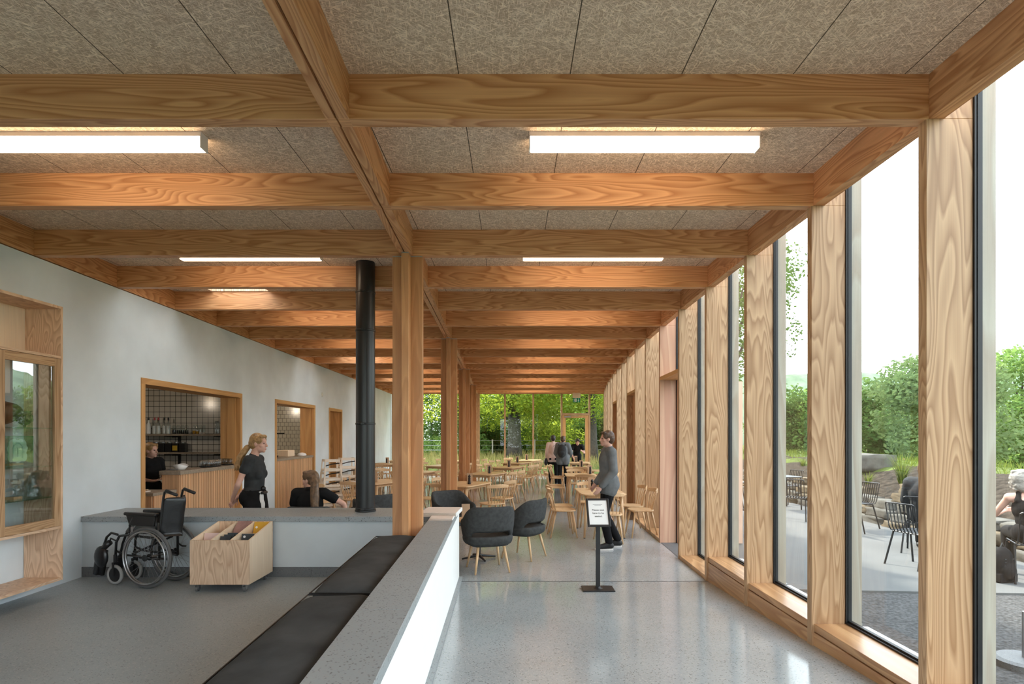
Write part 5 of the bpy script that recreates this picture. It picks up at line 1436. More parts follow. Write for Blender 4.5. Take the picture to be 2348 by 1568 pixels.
b = MB(); b.box(-6.6, -4.76, 7.80, 8.31, 0.0, 0.87); b.build('carcass', 'dark_room', root)
b = MB()
for k in range(11): b.box(-4.76, -4.74, 7.80 + 0.046 * k, 7.842 + 0.046 * k, 0.0, 0.87)
b.build('end_slats', 'slat_Z', root)
b = MB()
for k in range(40): b.box(-6.6 + 0.046 * k, -6.558 + 0.046 * k, 7.775, 7.80, 0.0, 0.87)
b.build('slat_panel', 'slat_Z', root)
b = MB(); b.box(-6.6, -4.73, 7.76, 8.31, 0.87, 0.91); b.build('worktop', 'worktop', root, bevel=0.003)
for k, (x, y, z, rz) in enumerate(((-5.08, 7.92, 0.911, 0.2), (-4.98, 7.95, 0.911, -0.1), (-5.03, 8.0, 0.925, 0.4))):
    o = thing('paper_slip', ['cream paper slips lying left on the lower counter', 'cream paper slips lying right on the lower counter', 'brown paper slips on top of the others on the lower counter'][k], 'paper', (x, y, z), rz)
    b = MB(); b.box(-0.07, 0.07, -0.05, 0.05, 0, 0.012); b.build('sheets', 'paper_cream' if k < 2 else 'kraft_card', o)
ty = 10.85
for k, (z, lab) in enumerate(((1.665, 'upper bar shelf with bottles'), (1.335, 'lower bar shelf with jars'))):
    root = thing('wall_shelf', f'dark {lab} on the tiled wall', 'shelf', (0, ty, z))
    b = MB(); b.box(-7.6, -4.95, -0.22, -0.002, 0.0, 0.032); b.build('board', 'worktop', root)
    for x in (-6.25, -5.35):
        b = MB(); b.box(x - 0.02, x + 0.02, -0.24, -0.004, -0.02, -0.002); b.box(x + 0.10, x + 0.145, -0.012, -0.002, -0.30, 0.0); b.box(x - 0.01, x + 0.145, -0.014, -0.004, -0.03, -0.002); b.build('bracket', 'black_metal', root)
def vessel(name, prof, mt, loc, lab, cat, group, inner=None, capm=None):
    root = thing(name, lab, cat, loc, 0, group)
    b = MB(); b.lathe(prof, n=12); b.build('body', mt, root, smooth=True)
    if inner: b = MB(); b.lathe([(0.001, 0.004), (inner[0], 0.004), (inner[0], inner[1]), (0.001, inner[1])], n=12); b.build('filling', inner[2], root)
    if capm: b = MB(); b.lathe([(0.001, capm[0]), (capm[1], capm[0]), (capm[1], capm[0] + capm[2]), (0.001, capm[0] + capm[2])], n=10); b.build('cap', capm[3], root)
    return root
ys = ty - 0.11
for k in range(6):
    vessel('syrup_bottle', [(0.036, 0), (0.037, 0.01), (0.037, 0.15), (0.030, 0.18), (0.013, 0.21), (0.013, 0.25)], 'thin_glass' if k > 1 else 'paper_white', (-6.70 + 0.09 * k, ys - (0.03 if k % 2 else 0), 1.697),
           f'labelled syrup bottle on the upper bar shelf, {ORD[k]} from the left', 'bottle', 'syrup bottles on the upper bar shelf', (0.034, 0.15, 'paper_white'), (0.25, 0.014, 0.05, 'red_cap' if k in (2, 3) else 'black_plastic'))
for k in range(4):
    vessel('spice_jar', [(0.030, 0), (0.032, 0.01), (0.032, 0.14), (0.026, 0.15), (0.026, 0.165)], 'thin_glass', (-6.16 + 0.075 * k, ys, 1.697), f'small jar of dark powder on the upper bar shelf, {ORD[k]} of four', 'jar', 'dark jars on the upper bar shelf', (0.029, 0.07, 'dark_liquid'))
for k in range(4):
    vessel('spice_jar', [(0.026, 0), (0.028, 0.01), (0.028, 0.14), (0.024, 0.15), (0.024, 0.165)], 'thin_glass', (-5.80 + 0.06 * k, ys, 1.697), f'small clear jar on the upper bar shelf, {ORD[k]} of the amber group', 'jar', 'amber jars on the upper bar shelf', (0.024, 0.06 - 0.01 * k, 'amber_liquid' if k < 2 else 'paper_cream'))
for k in range(8):
    vessel('glass_carafe', [(0.032, 0), (0.034, 0.01), (0.030, 0.10), (0.021, 0.17), (0.024, 0.235), (0.022, 0.235), (0.019, 0.17), (0.028, 0.10), (0.031, 0.012), (0.001, 0.012)], 'tumbler_glass', (-5.40 + 0.062 * k, ys - (0.05 if k % 2 else 0), 1.697), f'tall clear carafe on the upper bar shelf, {ORD[k]} from the left', 'carafe', 'clear carafes on the upper bar shelf')
for k in range(6):
    root = thing('storage_jar', f'dark storage jar on the lower bar shelf, {ORD[k]} from the left', 'jar', (-6.62 + 0.125 * k, ys, 1.367), 0, 'storage jars on the lower bar shelf')
    b = MB(); b.box(-0.055, 0.055, -0.055, 0.055, 0, 0.16); b.build('body', 'black_vinyl', root, bevel=0.01); b = MB(); b.lathe([(0.045, 0.16), (0.048, 0.165), (0.048, 0.185), (0.001, 0.19)], n=14); b.build('lid', 'steel', root)
    if k == 4: b = MB(); b.box(-0.045, 0.045, -0.0575, -0.0555, 0.03, 0.12); b.build('label_patch', 'tin_yellow', root)
for k in range(4):
    vessel('water_glass', [(0.030, 0), (0.035, 0.16), (0.033, 0.16), (0.028, 0.006), (0.001, 0.006)], 'shelf_glass', (-5.12 + 0.07 * k, ys, 1.367), f'stacked green-tinted glass on the lower bar shelf, {ORD[k]} from the left', 'glass', 'green glasses on the lower bar shelf')
# trays of glasses
for k, y in enumerate((9.42, 10.12)):
    root = thing('serving_tray', ['round black tray of glasses nearer the bar corner', 'round black tray of glasses behind the standing waitress'][k], 'tray', (bx - 0.13, y, 1.171), 0, 'black trays on the bar')
    b = MB(); b.lathe([(0.001, 0), (0.15, 0), (0.175, 0.018), (0.17, 0.02), (0.148, 0.006), (0.001, 0.006)], n=28)
    for q in range(len(b.v)): b.v[q] = (b.v[q][0] * 0.72, b.v[q][1] * 1.55, b.v[q][2])
    b.build('tray', 'black_plastic', root, smooth=True)
def make_tumbler():
    b = MB(); b.lathe([(0.026, 0), (0.031, 0.105), (0.029, 0.105), (0.025, 0.008), (0.001, 0.008)], n=12)
    return tag(b.build('drinking_glass', 'tumbler_glass', None, smooth=True), 'empty upright drinking glass on a black tray on the bar', 'glass', 'glasses on the bar trays')
tum = make_tumbler()
first = True
for ytray in (9.42, 10.12):
    for c in range(3):
        for rr in range(6):
            x, y = bx - 0.13 + (c - 1) * 0.064, ytray - 0.17 + rr * 0.068
            o = tum if first else tum.copy()
            if not first: C.objects.link(o)
            first = False
            o.location = (x, y, 1.178)
root = thing('paper_bowl', 'white boat-shaped bowl on the corner of the bar counter', 'bowl', (bx - 0.12, 8.56, 1.171), 0.3)
b = MB(); b.lathe([(0.001, 0.0), (0.05, 0.0), (0.095, 0.065), (0.091, 0.066), (0.047, 0.006), (0.001, 0.006)], n=22)
for q in range(len(b.v)): x_, y_, z_ = b.v[q]; b.v[q] = (x_ * 1.05, y_ * 1.7, z_ * 0.9 + (0.03 * (y_ / 0.095) ** 2 if z_ > 0.03 else 0))
b.build('bowl', 'white_ceramic', root, smooth=True)
root = thing('cutlery_pile', 'steel spoons lying beside the white bowl on the bar', 'cutlery', (bx - 0.15, 8.36 + 0.02, 1.171))
for k in range(3): b = MB(); b.tube([(-0.06 + 0.02 * k, 0.0, 0.008 + 0.006 * k), (0.06, 0.03 * k, 0.008 + 0.006 * k)], 0.005, 6); b.ball((-0.07 + 0.02 * k, 0, 0.01 + 0.006 * k), (0.02, 0.012, 0.006), n=8, m=6); b.build('spoon', 'steel', root)
# kitchen hatch counter
root = thing('kitchen_counter', 'slatted timber front of the kitchen hatch counter', 'counter', (0, 0, 0))
kx = -4.735
slatted(root, 11.65, 13.98, 0.0, 1.15, kx)
b = MB(); b.box(kx - 0.5, kx - 0.03, 11.65, 13.98, 0.0, 1.15); b.build('carcass', 'dark_room', root)
b = MB(); b.box(kx - 0.5, kx + 0.02, 11.65, 13.98, 1.15, 1.20); b.build('worktop', 'worktop', root, bevel=0.003)
root = thing('tea_towel', 'crumpled white cloth on the kitchen hatch counter', 'towel', (kx - 0.10, 13.55, 1.20))
b = MB(); b.ball((0, 0, 0.02), (0.09, 0.16, 0.055)); b.ball((0.02, -0.1, 0.01), (0.07, 0.09, 0.03)); o = b.build('towel', 'cloth_white', root, smooth=True)
root = thing('cooking_pan', 'dark shallow pans standing inside the kitchen hatch', 'pan', (kx - 0.28, 12.3, 1.20))
b = MB(); b.lathe([(0.10, 0), (0.13, 0.045), (0.125, 0.045), (0.096, 0.005), (0.001, 0.005)], n=20); b.build('pan', 'black_metal', root)
b = MB(); b.tube([(0.0, -0.12, 0.04), (0.0, -0.28, 0.06)], 0.009, 6); b.build('handle', 'black_metal', root)
root = thing('steel_bin', 'pale metal box on the kitchen counter behind the pans', 'container', (kx - 0.33, 13.2, 1.20))
b = MB(); b.box(-0.12, 0.12, -0.2, 0.2, 0, 0.14); b.build('box', 'birch_Z', root, bevel=0.01)
root = thing('wall_rail', 'dark utensil rail on the cream kitchen tiles', 'rail', (-6.3, 14.98, 1.72))
b = MB(); b.tube([(-0.5, 0, 0), (0.5, 0, 0)], 0.012, 8); b.box(-0.5, -0.48, 0, 0.02, -0.01, 0.01); b.box(0.48, 0.5, 0, 0.02, -0.01, 0.01); b.build('rail', 'black_metal', root)
# pendant bulbs lighting bar and kitchen
def pendant(x, y, z, lab, power, zc=2.75):
    root = thing('pendant_lamp', lab, 'lamp', (x, y, z), 0, 'pendant bulbs in the back rooms')
    b = MB(); b.ball((0, 0, 0), (0.05, 0.05, 0.06)); b.build('bulb', 'bulb_glow', root, smooth=True)
    b = MB(); b.tube([(0, 0, 0.06), (0, 0, zc - z)], 0.004, 6); b.tube([(0, 0, 0.05), (0, 0, 0.10)], 0.02, 8); b.build('cord', 'black_plastic', root)
    l = bpy.data.lights.new('bulb_light', 'POINT'); l.energy = power; l.color = (1, 0.84, 0.65); l.shadow_soft_size = 0.06
    lo = bpy.data.objects.new('bulb_light', l); lo.parent = root; lo.location = (0, 0, -0.12); C.objects.link(lo)
pendant(-6.5, 9.0, 2.45, 'glowing pendant bulb above the bar', 5); pendant(-6.3, 12.8, 2.5, 'glowing pendant bulb in the kitchen', 15); pendant(-6.0, 16.2, 2.5, 'glowing pendant bulb inside the far doorway', 6)
# sensor on the plaster wall, exit sign
b = MB(); b.box(0, 0.02, -0.035, 0.035, -0.05, 0.05); b.lathe([(0.02, 0.02), (0.012, 0.035)], (0, 0, 0), 12, 'X')
tag(b.build('wall_sensor', 'white_ceramic', None, loc=(XL(14.6), 14.6, 2.68)), 'small white sensor high on the plaster wall past the kitchen hatch', 'sensor')
root = thing('exit_sign', 'green emergency exit sign hanging by the end wall door', 'sign', (2.62, 23.9, 2.98))
b = MB(); b.box(-0.16, 0.16, -0.02, 0.02, 0.20, 0.40); b.build('housing', 'birch_Z', root)
b = MB(); b.box(-0.15, 0.15, -0.012, 0.012, 0.02, 0.20); b.build('sign_panel', 'sign_green', root)
b = MB(); b.box(-0.05, 0.0, -0.016, -0.012, 0.045, 0.175); b.box(0.065, 0.085, -0.016, -0.012, 0.09, 0.175); b.add([(0.04, -0.014, 0.10), (0.11, -0.014, 0.10), (0.075, -0.014, 0.045)], [(0, 1, 2)])
b.ball((-0.095, -0.014, 0.155), (0.014, 0.003, 0.014), n=10, m=6); b.tube([(-0.10, -0.014, 0.14), (-0.09, -0.014, 0.095), (-0.11, -0.014, 0.05)], 0.008, 5); b.tube([(-0.09, -0.014, 0.095), (-0.068, -0.014, 0.055)], 0.008, 5); b.tube([(-0.118, -0.014, 0.11), (-0.098, -0.014, 0.135), (-0.07, -0.014, 0.115)], 0.007, 5)
b.build('pictogram', 'paper_white', root)
b = MB(); b.tube([(-0.1, 0, 0.40), (-0.1, 0, 0.64)], 0.006, 6); b.tube([(0.1, 0, 0.40), (0.1, 0, 0.64)], 0.006, 6); b.build('hanger', 'steel', root)

# ------------------------------------------------------------------ terrace furniture
def make_terrace_chair():
    """Steel chair of narrow slats, sitter faces +y."""
    t = thing('terrace_chair', 'chair', 'chair', (0, 0, 0), 0, 'dark slatted terrace chairs')
    for k in range(9):
        x = -0.20 + 0.05 * k
        b = MB(); b.tube([(x, 0.21, 0.44), (x, 0.19, 0.452), (x, -0.12, 0.440), (x, -0.185, 0.452), (x, -0.215, 0.50), (x, -0.275, 0.80)], 0.008, 5); b.build('slat', 'black_metal', t)
    b = MB(); b.tube([(-0.20, -0.275, 0.795), (-0.18, -0.280, 0.81), (0.18, -0.280, 0.81), (0.20, -0.275, 0.795)], 0.011, 7); b.build('top_rail', 'black_metal', t)
    b = MB(); b.tube([(-0.21, 0.15, 0.432), (0.21, 0.15, 0.432)], 0.009, 6); b.tube([(-0.21, -0.13, 0.428), (0.21, -0.13, 0.428)], 0.009, 6); b.build('cross_bar', 'black_metal', t)
    for sx in (-1, 1):
        for p, q in (((sx * 0.21, 0.15, 0.432), (sx * 0.235, 0.225, 0.0)), ((sx * 0.21, -0.13, 0.428), (sx * 0.235, -0.25, 0.0))):
            b = MB(); b.tube([p, q], 0.012, 7); b.build('leg', 'black_metal', t)
    return t
tc = make_terrace_chair()
TCH = [(5.17, 7.53, -1.30, 'empty dark slatted terrace chair beyond the second window fin'), (5.88, 8.4, -0.75, 'slatted terrace chair with the jacketed person'), (6.28, 10.7, 1.75, 'slatted terrace chair by the stones with its back to the right'),
       (5.62, 11.7, -0.6, 'slatted terrace chair in front of the far terrace table'), (6.75, 14.4, 1.9, 'slatted terrace chair behind the far terrace table, by the stones'),
       (6.1, 14.3, -1.3, 'slatted terrace chair left of the far terrace table'), (3.95, 9.9, -1.2, 'slatted terrace chair closest to the window fins'),
       (5.1, 13.9, 2.2, 'slatted terrace chair beyond the one by the window fins'), (5.98, 6.74, -0.45, 'slatted terrace chair the grey-haired woman sits on'),
       (5.75, 10.2, -1.6, 'slatted terrace chair left of the round table by the stones')]
for k, (x, y, rz, lab) in enumerate(TCH):
    o = tc if k == 0 else copy_tree(tc)
    o.location = (x, y, 0); o.rotation_euler = (0, 0, rz); o['label'] = lab
def terrace_table(x, y, s, lab):
    root = thing('terrace_table', lab, 'table', (x, y, 0), 0.05, 'dark terrace tables')
    b = MB(); slab(b, superpoly(s, s, 24, 8), 0.715, 0.74); b.build('tabletop', 'black_metal', root, bevel=0.006)
    for sx in (-1, 1):
        for q in (-1, 1): b = MB(); b.tube([(sx * (s - 0.05), q * (s - 0.05), 0.715), (sx * (s - 0.04), q * (s - 0.04), 0)], 0.016, 7); b.build('leg', 'black_metal', root)
terrace_table(6.0, 10.75, 0.26, 'small dark terrace table by the stone courses'); terrace_table(6.15, 13.5, 0.36, 'far dark terrace table before the bank'); terrace_table(4.35, 12.0, 0.36, 'dark terrace table seen between two window fins')
terrace_table(6.45, 8.95, 0.30, 'dark terrace table before the jacketed person'); terrace_table(5.35, 7.55, 0.30, 'dark terrace table before the grey-haired woman') if False else None
root = thing('parasol_base', 'round grey parasol base at the right edge on the gravel', 'base', (3.78, 4.33, -0.02))  # foot of a cafe table that stands mostly out of view
b = MB(); b.lathe([(0.001, 0), (0.20, 0), (0.20, 0.045), (0.17, 0.06), (0.03, 0.065), (0.001, 0.065)], n=28); b.build('disc', 'plinth_concrete', root)
b = MB(); b.tube([(0, 0, 0.06), (0, 0, 0.40)], 0.024, 10); b.build('socket', 'steel', root)
# ------------------------------------------------------------------ people
def solid(name, b, m, parent, vox, smooth_it=6):
    """Fuse overlapping volumes into one continuous skin."""
    me = bpy.data.meshes.new('tmp'); me.from_pydata(b.v, [], b.f); me.update()
    o = bpy.data.objects.new('tmp', me); C.objects.link(o)
    r = o.modifiers.new('r', 'REMESH'); r.mode = 'VOXEL'; r.voxel_size = vox; r.adaptivity = 0.0
    s = o.modifiers.new('s', 'SMOOTH'); s.factor = 0.5; s.iterations = smooth_it
    dg = bpy.context.evaluated_depsgraph_get(); dg.update()
    nm = bpy.data.meshes.new_from_object(o.evaluated_get(dg))
    bpy.data.objects.remove(o)
    nm.polygons.foreach_set('use_smooth', [True] * len(nm.polygons))
    nm.materials.clear(); nm.materials.append(M[m]); nm.name = name
    q = bpy.data.objects.new(name, nm); C.objects.link(q)
    if parent: q.parent = parent
    return q
V = Vector
def person(label, loc, rz, J, top='cloth_black', legs='cloth_black', hair='hair_brown', skin='skin', shoes='shoe_black', vox=0.009,
           sleeve=0.55, female=True, hair_style='short', head_yaw=0.0, head_pitch=0.0, head_roll=0.0, tank=False, loose=0.0, group=None, k=1.0, apron=None, hem=0.0, curl=0.5, sole=None, tail=None, tail_r=None):
    """J: joints in the sitter's own frame (x to their right, y forward, z up)."""
    root = thing('person', label, 'person', loc, rz, group)
    J = {a: V(c) for a, c in J.items()}
    pel, che, nk, hd = J['pelvis'], J['chest'], J['neck'], J['head']
    up = (che - pel).normalized(); side = (J['shr'] - J['shl']).normalized(); fw = up.cross(side).normalized()
    if fw.y < -0.3 and 'flip' not in J: fw = -fw
    T = Matrix((side, fw, up)).transposed()
    hr = (Matrix.Rotation(head_yaw, 3, 'Z') @ Matrix.Rotation(-head_pitch, 3, 'X') @ Matrix.Rotation(head_roll, 3, 'Y'))
    H = lambda x, y, z: hd + hr @ V((x, y, z))
    wq = 0.92 if female else 1.0
    def torso(b, e):
        mid = pel.lerp(che, 0.5)
        b.ball(pel, (0.165 * (1.04 if female else 0.95) + e, 0.118 + e, 0.135 + e), T)
        b.ball(mid, (0.132 * wq + e, 0.098 + e, 0.16 + e), T)
        b.ball(che, (0.158 * wq + e, 0.112 + e, 0.175 + e), T)
        b.cap(pel, che, 0.105 + e, 0.11 + e, 14)
        if female:
            for s in (-1, 1): b.ball(che + T @ V((0.066 * s, 0.068, -0.03)), (0.060 + e, 0.045 + e, 0.058 + e), T)
        b.cap(J['shl'], J['shr'], 0.052 + e, 0.052 + e)
        for s in ('shl', 'shr'): b.cap(che.lerp(nk, 0.6), J[s], 0.05 + e, 0.052 + e)
    b = MB(); torso(b, 0)
    b.cap(che.lerp(nk, 0.5), nk, 0.062, 0.052); b.cap(nk, H(0, -0.015, -0.06), 0.052, 0.05)
    # head with brow, nose, lips, chin and ears
    b.ball(H(0, -0.012, 0.022), (0.073, 0.092, 0.095), hr); b.ball(H(0, 0.018, -0.045), (0.056, 0.066, 0.070), hr); b.ball(H(0, 0.062, -0.092), (0.026, 0.022, 0.020), hr)
    b.ball(H(0, 0.062, 0.025), (0.050, 0.025, 0.016), hr)
    b.cap(H(0, 0.080, 0.012), H(0, 0.100, -0.028), 0.009, 0.013, 8); b.ball(H(0, 0.094, -0.032), (0.017, 0.012, 0.009), hr, 8, 6)
    b.ball(H(0, 0.076, -0.060), (0.024, 0.016, 0.009), hr, 10, 6); b.ball(H(0, 0.074, -0.072), (0.020, 0.015, 0.009), hr, 10, 6)
    for s in (-1, 1):
        b.ball(H(0.040 * s, 0.045, -0.025), (0.026, 0.026, 0.024), hr, 10, 8)
        b.ball(H(0.074 * s, -0.012, -0.012), (0.009, 0.020, 0.031), hr, 10, 8)
    for s, sg in (('l', -1), ('r', 1)):
        sh, el, wr = J['sh' + s], J['el' + s], J['wr' + s]
        b.cap(sh, el, 0.048 * wq, 0.037 * wq); b.cap(el, wr, 0.038 * wq, 0.025 * wq)
        m1 = el.lerp(wr, 0.25); b.ball(m1, (0.038 * wq,) * 3)
        d = J.get('hd' + s); fdir = (V(d) - wr).normalized() if d is not None else (wr - el).normalized()
        pn = J.get('pn' + s); pn = V(pn) if pn is not None else V((-sg, 0, 0))     # palm normal
        sd = fdir.cross(pn).normalized(); pn = sd.cross(fdir).normalized()
        R = Matrix((sd, pn, fdir)).transposed()
        pc = wr + fdir * 0.045
        b.ball(pc, (0.037 * wq, 0.016, 0.052), R, 12, 8); b.cap(wr - fdir * 0.01, pc, 0.024 * wq, 0.022 * wq)
        th = J.get('thumb' + s, V((1, 0, 0))).x
        for q, (off, L) in enumerate(((-0.027, 0.070), (-0.009, 0.080), (0.009, 0.074), (0.026, 0.058))):
            p0 = pc + sd * off * wq + fdir * 0.038; cu = curl * (0.9 + 0.12 * q)
            d1 = (fdir * math.cos(cu * 0.5) + pn * math.sin(cu * 0.5)); d2 = (fdir * math.cos(cu * 1.2) + pn * math.sin(cu * 1.2)); d3 = (fdir * math.cos(cu * 1.8) + pn * math.sin(cu * 1.8))
            p1 = p0 + d1 * L * 0.45; p2 = p1 + d2 * L * 0.32; p3 = p2 + d3 * L * 0.23
            b.cap(p0, p1, 0.0088, 0.0082, 8); b.cap(p1, p2, 0.0082, 0.0076, 8); b.cap(p2, p3, 0.0076, 0.0066, 8)
        t0 = pc - fdir * 0.02 - sd * 0.026 * th; t1 = t0 + (-sd * 0.7 * th + fdir * 0.6 + pn * 0.35).normalized() * 0.036; t2 = t1 + (-sd * 0.2 * th + fdir * 0.9 + pn * 0.35).normalized() * 0.028
        b.cap(t0, t1, 0.012, 0.0098, 8); b.cap(t1, t2, 0.0096, 0.0075, 8)
        hp, kn, an = J['hp' + s], J['kn' + s], J['an' + s]
        b.cap(hp, kn, 0.083, 0.054); b.cap(kn, an, 0.054, 0.036); b.ball(kn.lerp(an, 0.28) + V((0, -0.015, 0)), (0.052, 0.052, 0.09)); b.ball(hp + V((0, -0.03, 0.02)), (0.10, 0.105, 0.11), T)
        to = J['to' + s]; b.cap(an + V((0, 0, -0.04)), to, 0.034, 0.026); b.cap(an, an + (an - to).normalized() * 0.03 + V((0, 0, -0.05)), 0.036, 0.03)
    solid('body', b, skin, root, vox)
    # eyes
    b = MB()
    for s in (-1, 1): b.ball(H(0.030 * s, 0.0735, 0.002), (0.013, 0.008, 0.007), hr, 10, 6)
    b.build('eye', 'eye_dark', root, smooth=True)
    b = MB(); b.ball(H(0, 0.0895, -0.0655), (0.020, 0.004, 0.007), hr, 10, 6); b.build('lip', 'lip', root, smooth=True)
    # top
    e = 0.011 + loose
    b = MB()
    if tank:
        mid = pel.lerp(che, 0.5)
        b.ball(pel, (0.178, 0.13, 0.14), T); b.ball(mid, (0.146, 0.112, 0.165), T); b.ball(che + T @ V((0, 0, -0.02)), (0.160, 0.125, 0.165), T); b.cap(pel, che, 0.118, 0.122, 14)
        for s in (-1, 1): b.cap(che + T @ V((0.09 * s, -0.06, 0.08)), nk.lerp(J['shr'] if s > 0 else J['shl'], 0.42) + T @ V((0, -0.02, 0.01)), 0.035, 0.030); b.cap(che + T @ V((0.08 * s, 0.07, 0.08)), nk.lerp(J['shr'] if s > 0 else J['shl'], 0.42) + T @ V((0, 0.02, 0.01)), 0.035, 0.030)
    else:
        torso(b, e)
        b.cap(che.lerp(nk, 0.45), nk + T @ V((0, -0.005, -0.02)), 0.076 + loose, 0.060 + loose * 0.5)
        for s in ('l', 'r'):
            sh, el, wr = J['sh' + s], J['el' + s], J['wr' + s]
            if sleeve <= 1: b.cap(sh, sh.lerp(el, sleeve), 0.062 + loose, 0.058 + loose)
            else: b.cap(sh, el, 0.062 + loose, 0.052 + loose); b.cap(el, el.lerp(wr, sleeve - 1), 0.052 + loose, 0.038 + loose)
        if hem:
            for s in ('l', 'r'): b.cap(J['hp' + s] + V((0, 0, 0.08)), J['hp' + s].lerp(J['kn' + s], hem), 0.118 + loose, 0.108 + loose); b.ball(J['hp' + s] + V((0, -0.012, 0.03)), (0.118 + loose * 0.6, 0.122 + loose * 0.6, 0.13 + loose), T)
    solid('top', b, top, root, vox * 1.2, 5)
    # trousers
    b = MB()
    b.ball(pel + T @ V((0, 0, -0.03)), (0.172, 0.128, 0.12), T)
    for s in ('l', 'r'):
        hp, kn, an = J['hp' + s], J['kn' + s], J['an' + s]
        b.ball(hp + V((0, -0.03, 0.02)), (0.106, 0.110, 0.115), T)
        b.cap(hp, kn, 0.098, 0.070); b.cap(kn, an + V((0, 0, 0.02)), 0.070, 0.058)
    solid('trousers', b, legs, root, vox * 1.2, 5)
    for s in ('l', 'r'):
        an, to = J['an' + s], J['to' + s]; f2 = V((to.x - an.x, to.y - an.y, 0)).normalized()
        b = MB(); b.cap(an + V((0, 0, -0.005)), an + V((0, 0, -0.03)), 0.046, 0.045); b.cap(an - f2 * 0.035 + V((0, 0, -0.045)), to + V((0, 0, 0.012)), 0.042, 0.036); b.cap(an + V((0, 0, -0.02)), to + V((0, 0, 0.005)), 0.042, 0.034)
        sh_ = solid('shoe', b, shoes, root, vox)
        if sole:
            b = MB(); zb_ = to.z - 0.034; n = 16; c = (an - f2 * 0.01).lerp(to + f2 * 0.015, 0.5); L = (to - an).length / 2 + 0.06; sd = V((-f2.y, f2.x, 0)); po = superpoly(0.046, L, 18, 2.6)
            b.add([c * 1.0 + sd * x + f2 * y + V((0, 0, zb_ - c.z + dz)) for dz in (-0.012, 0.018) for x, y in po], [tuple(range(18))[::-1], tuple(range(18, 36))] + [(q, (q + 1) % 18, 18 + (q + 1) % 18, 18 + q) for q in range(18)]); b.build('sole', sole, sh_)
    # hair
    b = MB()
    if hair_style != 'none':
        b.ball(H(0, -0.028, 0.038), (0.082, 0.094, 0.092), hr); b.ball(H(0, -0.055, 0.0), (0.077, 0.072, 0.085), hr); b.cap(H(-0.05, 0.045, 0.085), H(0.05, 0.045, 0.085), 0.026, 0.026)
        for s in (-1, 1): b.ball(H(0.058 * s, 0.005, 0.045), (0.026, 0.062, 0.055), hr)
    if hair_style == 'ponytail':
        pts = tail; rr = tail_r
        for a, c, r0, r1 in zip(pts[:-1], pts[1:], rr[:-1], rr[1:]): b.cap(pel + V(a), pel + V(c), r0, r1)
        rnd = random.Random(4)
        for q in range(10):
            o = V((rnd.uniform(-1, 1), rnd.uniform(-1, 1), 0)) * 0.022; ph = rnd.uniform(0, 6)
            pp = [pel + V(p) + o * (1 + 0.3 * i) + V((math.sin(ph + i * 1.6) * 0.010, math.cos(ph + i * 1.3) * 0.010, 0)) for i, p in enumerate(pts)]
            for a, c in zip(pp[:-1], pp[1:]): b.cap(a, c, 0.011, 0.009, 6)
    if hair_style == 'bob':
        rnd = random.Random(9)
        b.ball(H(0, -0.035, 0.02), (0.115, 0.115, 0.115), hr); b.ball(H(0.03, -0.06, -0.05), (0.125, 0.09, 0.09), hr)
        for q in range(90):
            a = rnd.uniform(PI * 0.9, 2.1 * PI); z = rnd.uniform(-0.11, 0.11); rr_ = 0.10 * math.sqrt(max(0.15, 1 - (z / 0.16) ** 2)); b.ball(H(rr_ * math.cos(a), -0.03 + rr_ * math.sin(a), z), (rnd.uniform(0.014, 0.024),) * 3, None, 8, 6)
    if hair_style == 'long':
        b.cap(H(0, -0.07, 0.0), H(0, -0.075, -0.16), 0.075, 0.055)
    if hair_style != 'none': solid('hair', b, hair, root, vox * 0.85, 3)
    return root, T, H
def stand(h=1.0, **o):
    J = dict(pelvis=(0, 0, 0.95), chest=(0, 0.0, 1.25), neck=(0, -0.01, 1.445), head=(0, 0.03, 1.575), shl=(-0.165, 0, 1.39), shr=(0.165, 0, 1.39), ell=(-0.215, -0.03, 1.10), elr=(0.215, -0.03, 1.10),
             wrl=(-0.22, 0.05, 0.86), wrr=(0.22, 0.05, 0.86), hpl=(-0.09, 0, 0.90), hpr=(0.09, 0, 0.90), knl=(-0.10, 0.01, 0.48), knr=(0.10, 0.01, 0.48), anl=(-0.11, -0.02, 0.085), anr=(0.11, -0.02, 0.085), tol=(-0.13, 0.13, 0.036), tor=(0.13, 0.13, 0.036))
    J.update(o); return {a: tuple(q * h for q in c) for a, c in J.items()}

# 1 waitress with her hands behind her back (faces the room, to the right in the picture)
J = stand(0.985, head=(0, 0.065, 1.60), neck=(0, 0.005, 1.455), chest=(0, 0.015, 1.25), shr=(0.155, 0.0, 1.395), shl=(-0.155, 0.0, 1.395), elr=(0.215, -0.10, 1.10), wrr=(0.07, -0.225, 0.93), hdr=(0.00, -0.29, 0.85), pnr=(-0.6, 0.6, 0.2),
          ell=(-0.215, -0.10, 1.10), wrl=(-0.02, -0.225, 0.91), hdl=(0.03, -0.29, 0.82), pnl=(0.6, 0.6, 0.2))
root, T, H = person('waitress in a charcoal top with a long blond ponytail, hands clasped behind her back', (-3.20, 7.30, 0), -PI / 2, J, top='cloth_charcoal', legs='cloth_black', hair='hair_blond', vox=0.006, sleeve=0.42, hair_style='ponytail',
       tail=[(0.01, -0.075, 0.59), (0.015, -0.12, 0.53), (0.03, -0.155, 0.46), (0.035, -0.165, 0.38), (0.04, -0.155, 0.31)], tail_r=[0.036, 0.040, 0.044, 0.036, 0.012], head_pitch=0.06, curl=0.75)
b = MB(); b.ball((0.06, 0.118, 0.86), (0.05, 0.028, 0.13)); b.ball((0.07, 0.145, 0.79), (0.045, 0.02, 0.09)); b.box(0.0, 0.12, 0.105, 0.13, 0.975, 0.99)
solid('apron_cloth', b, 'cloth_white', root, 0.008, 4)
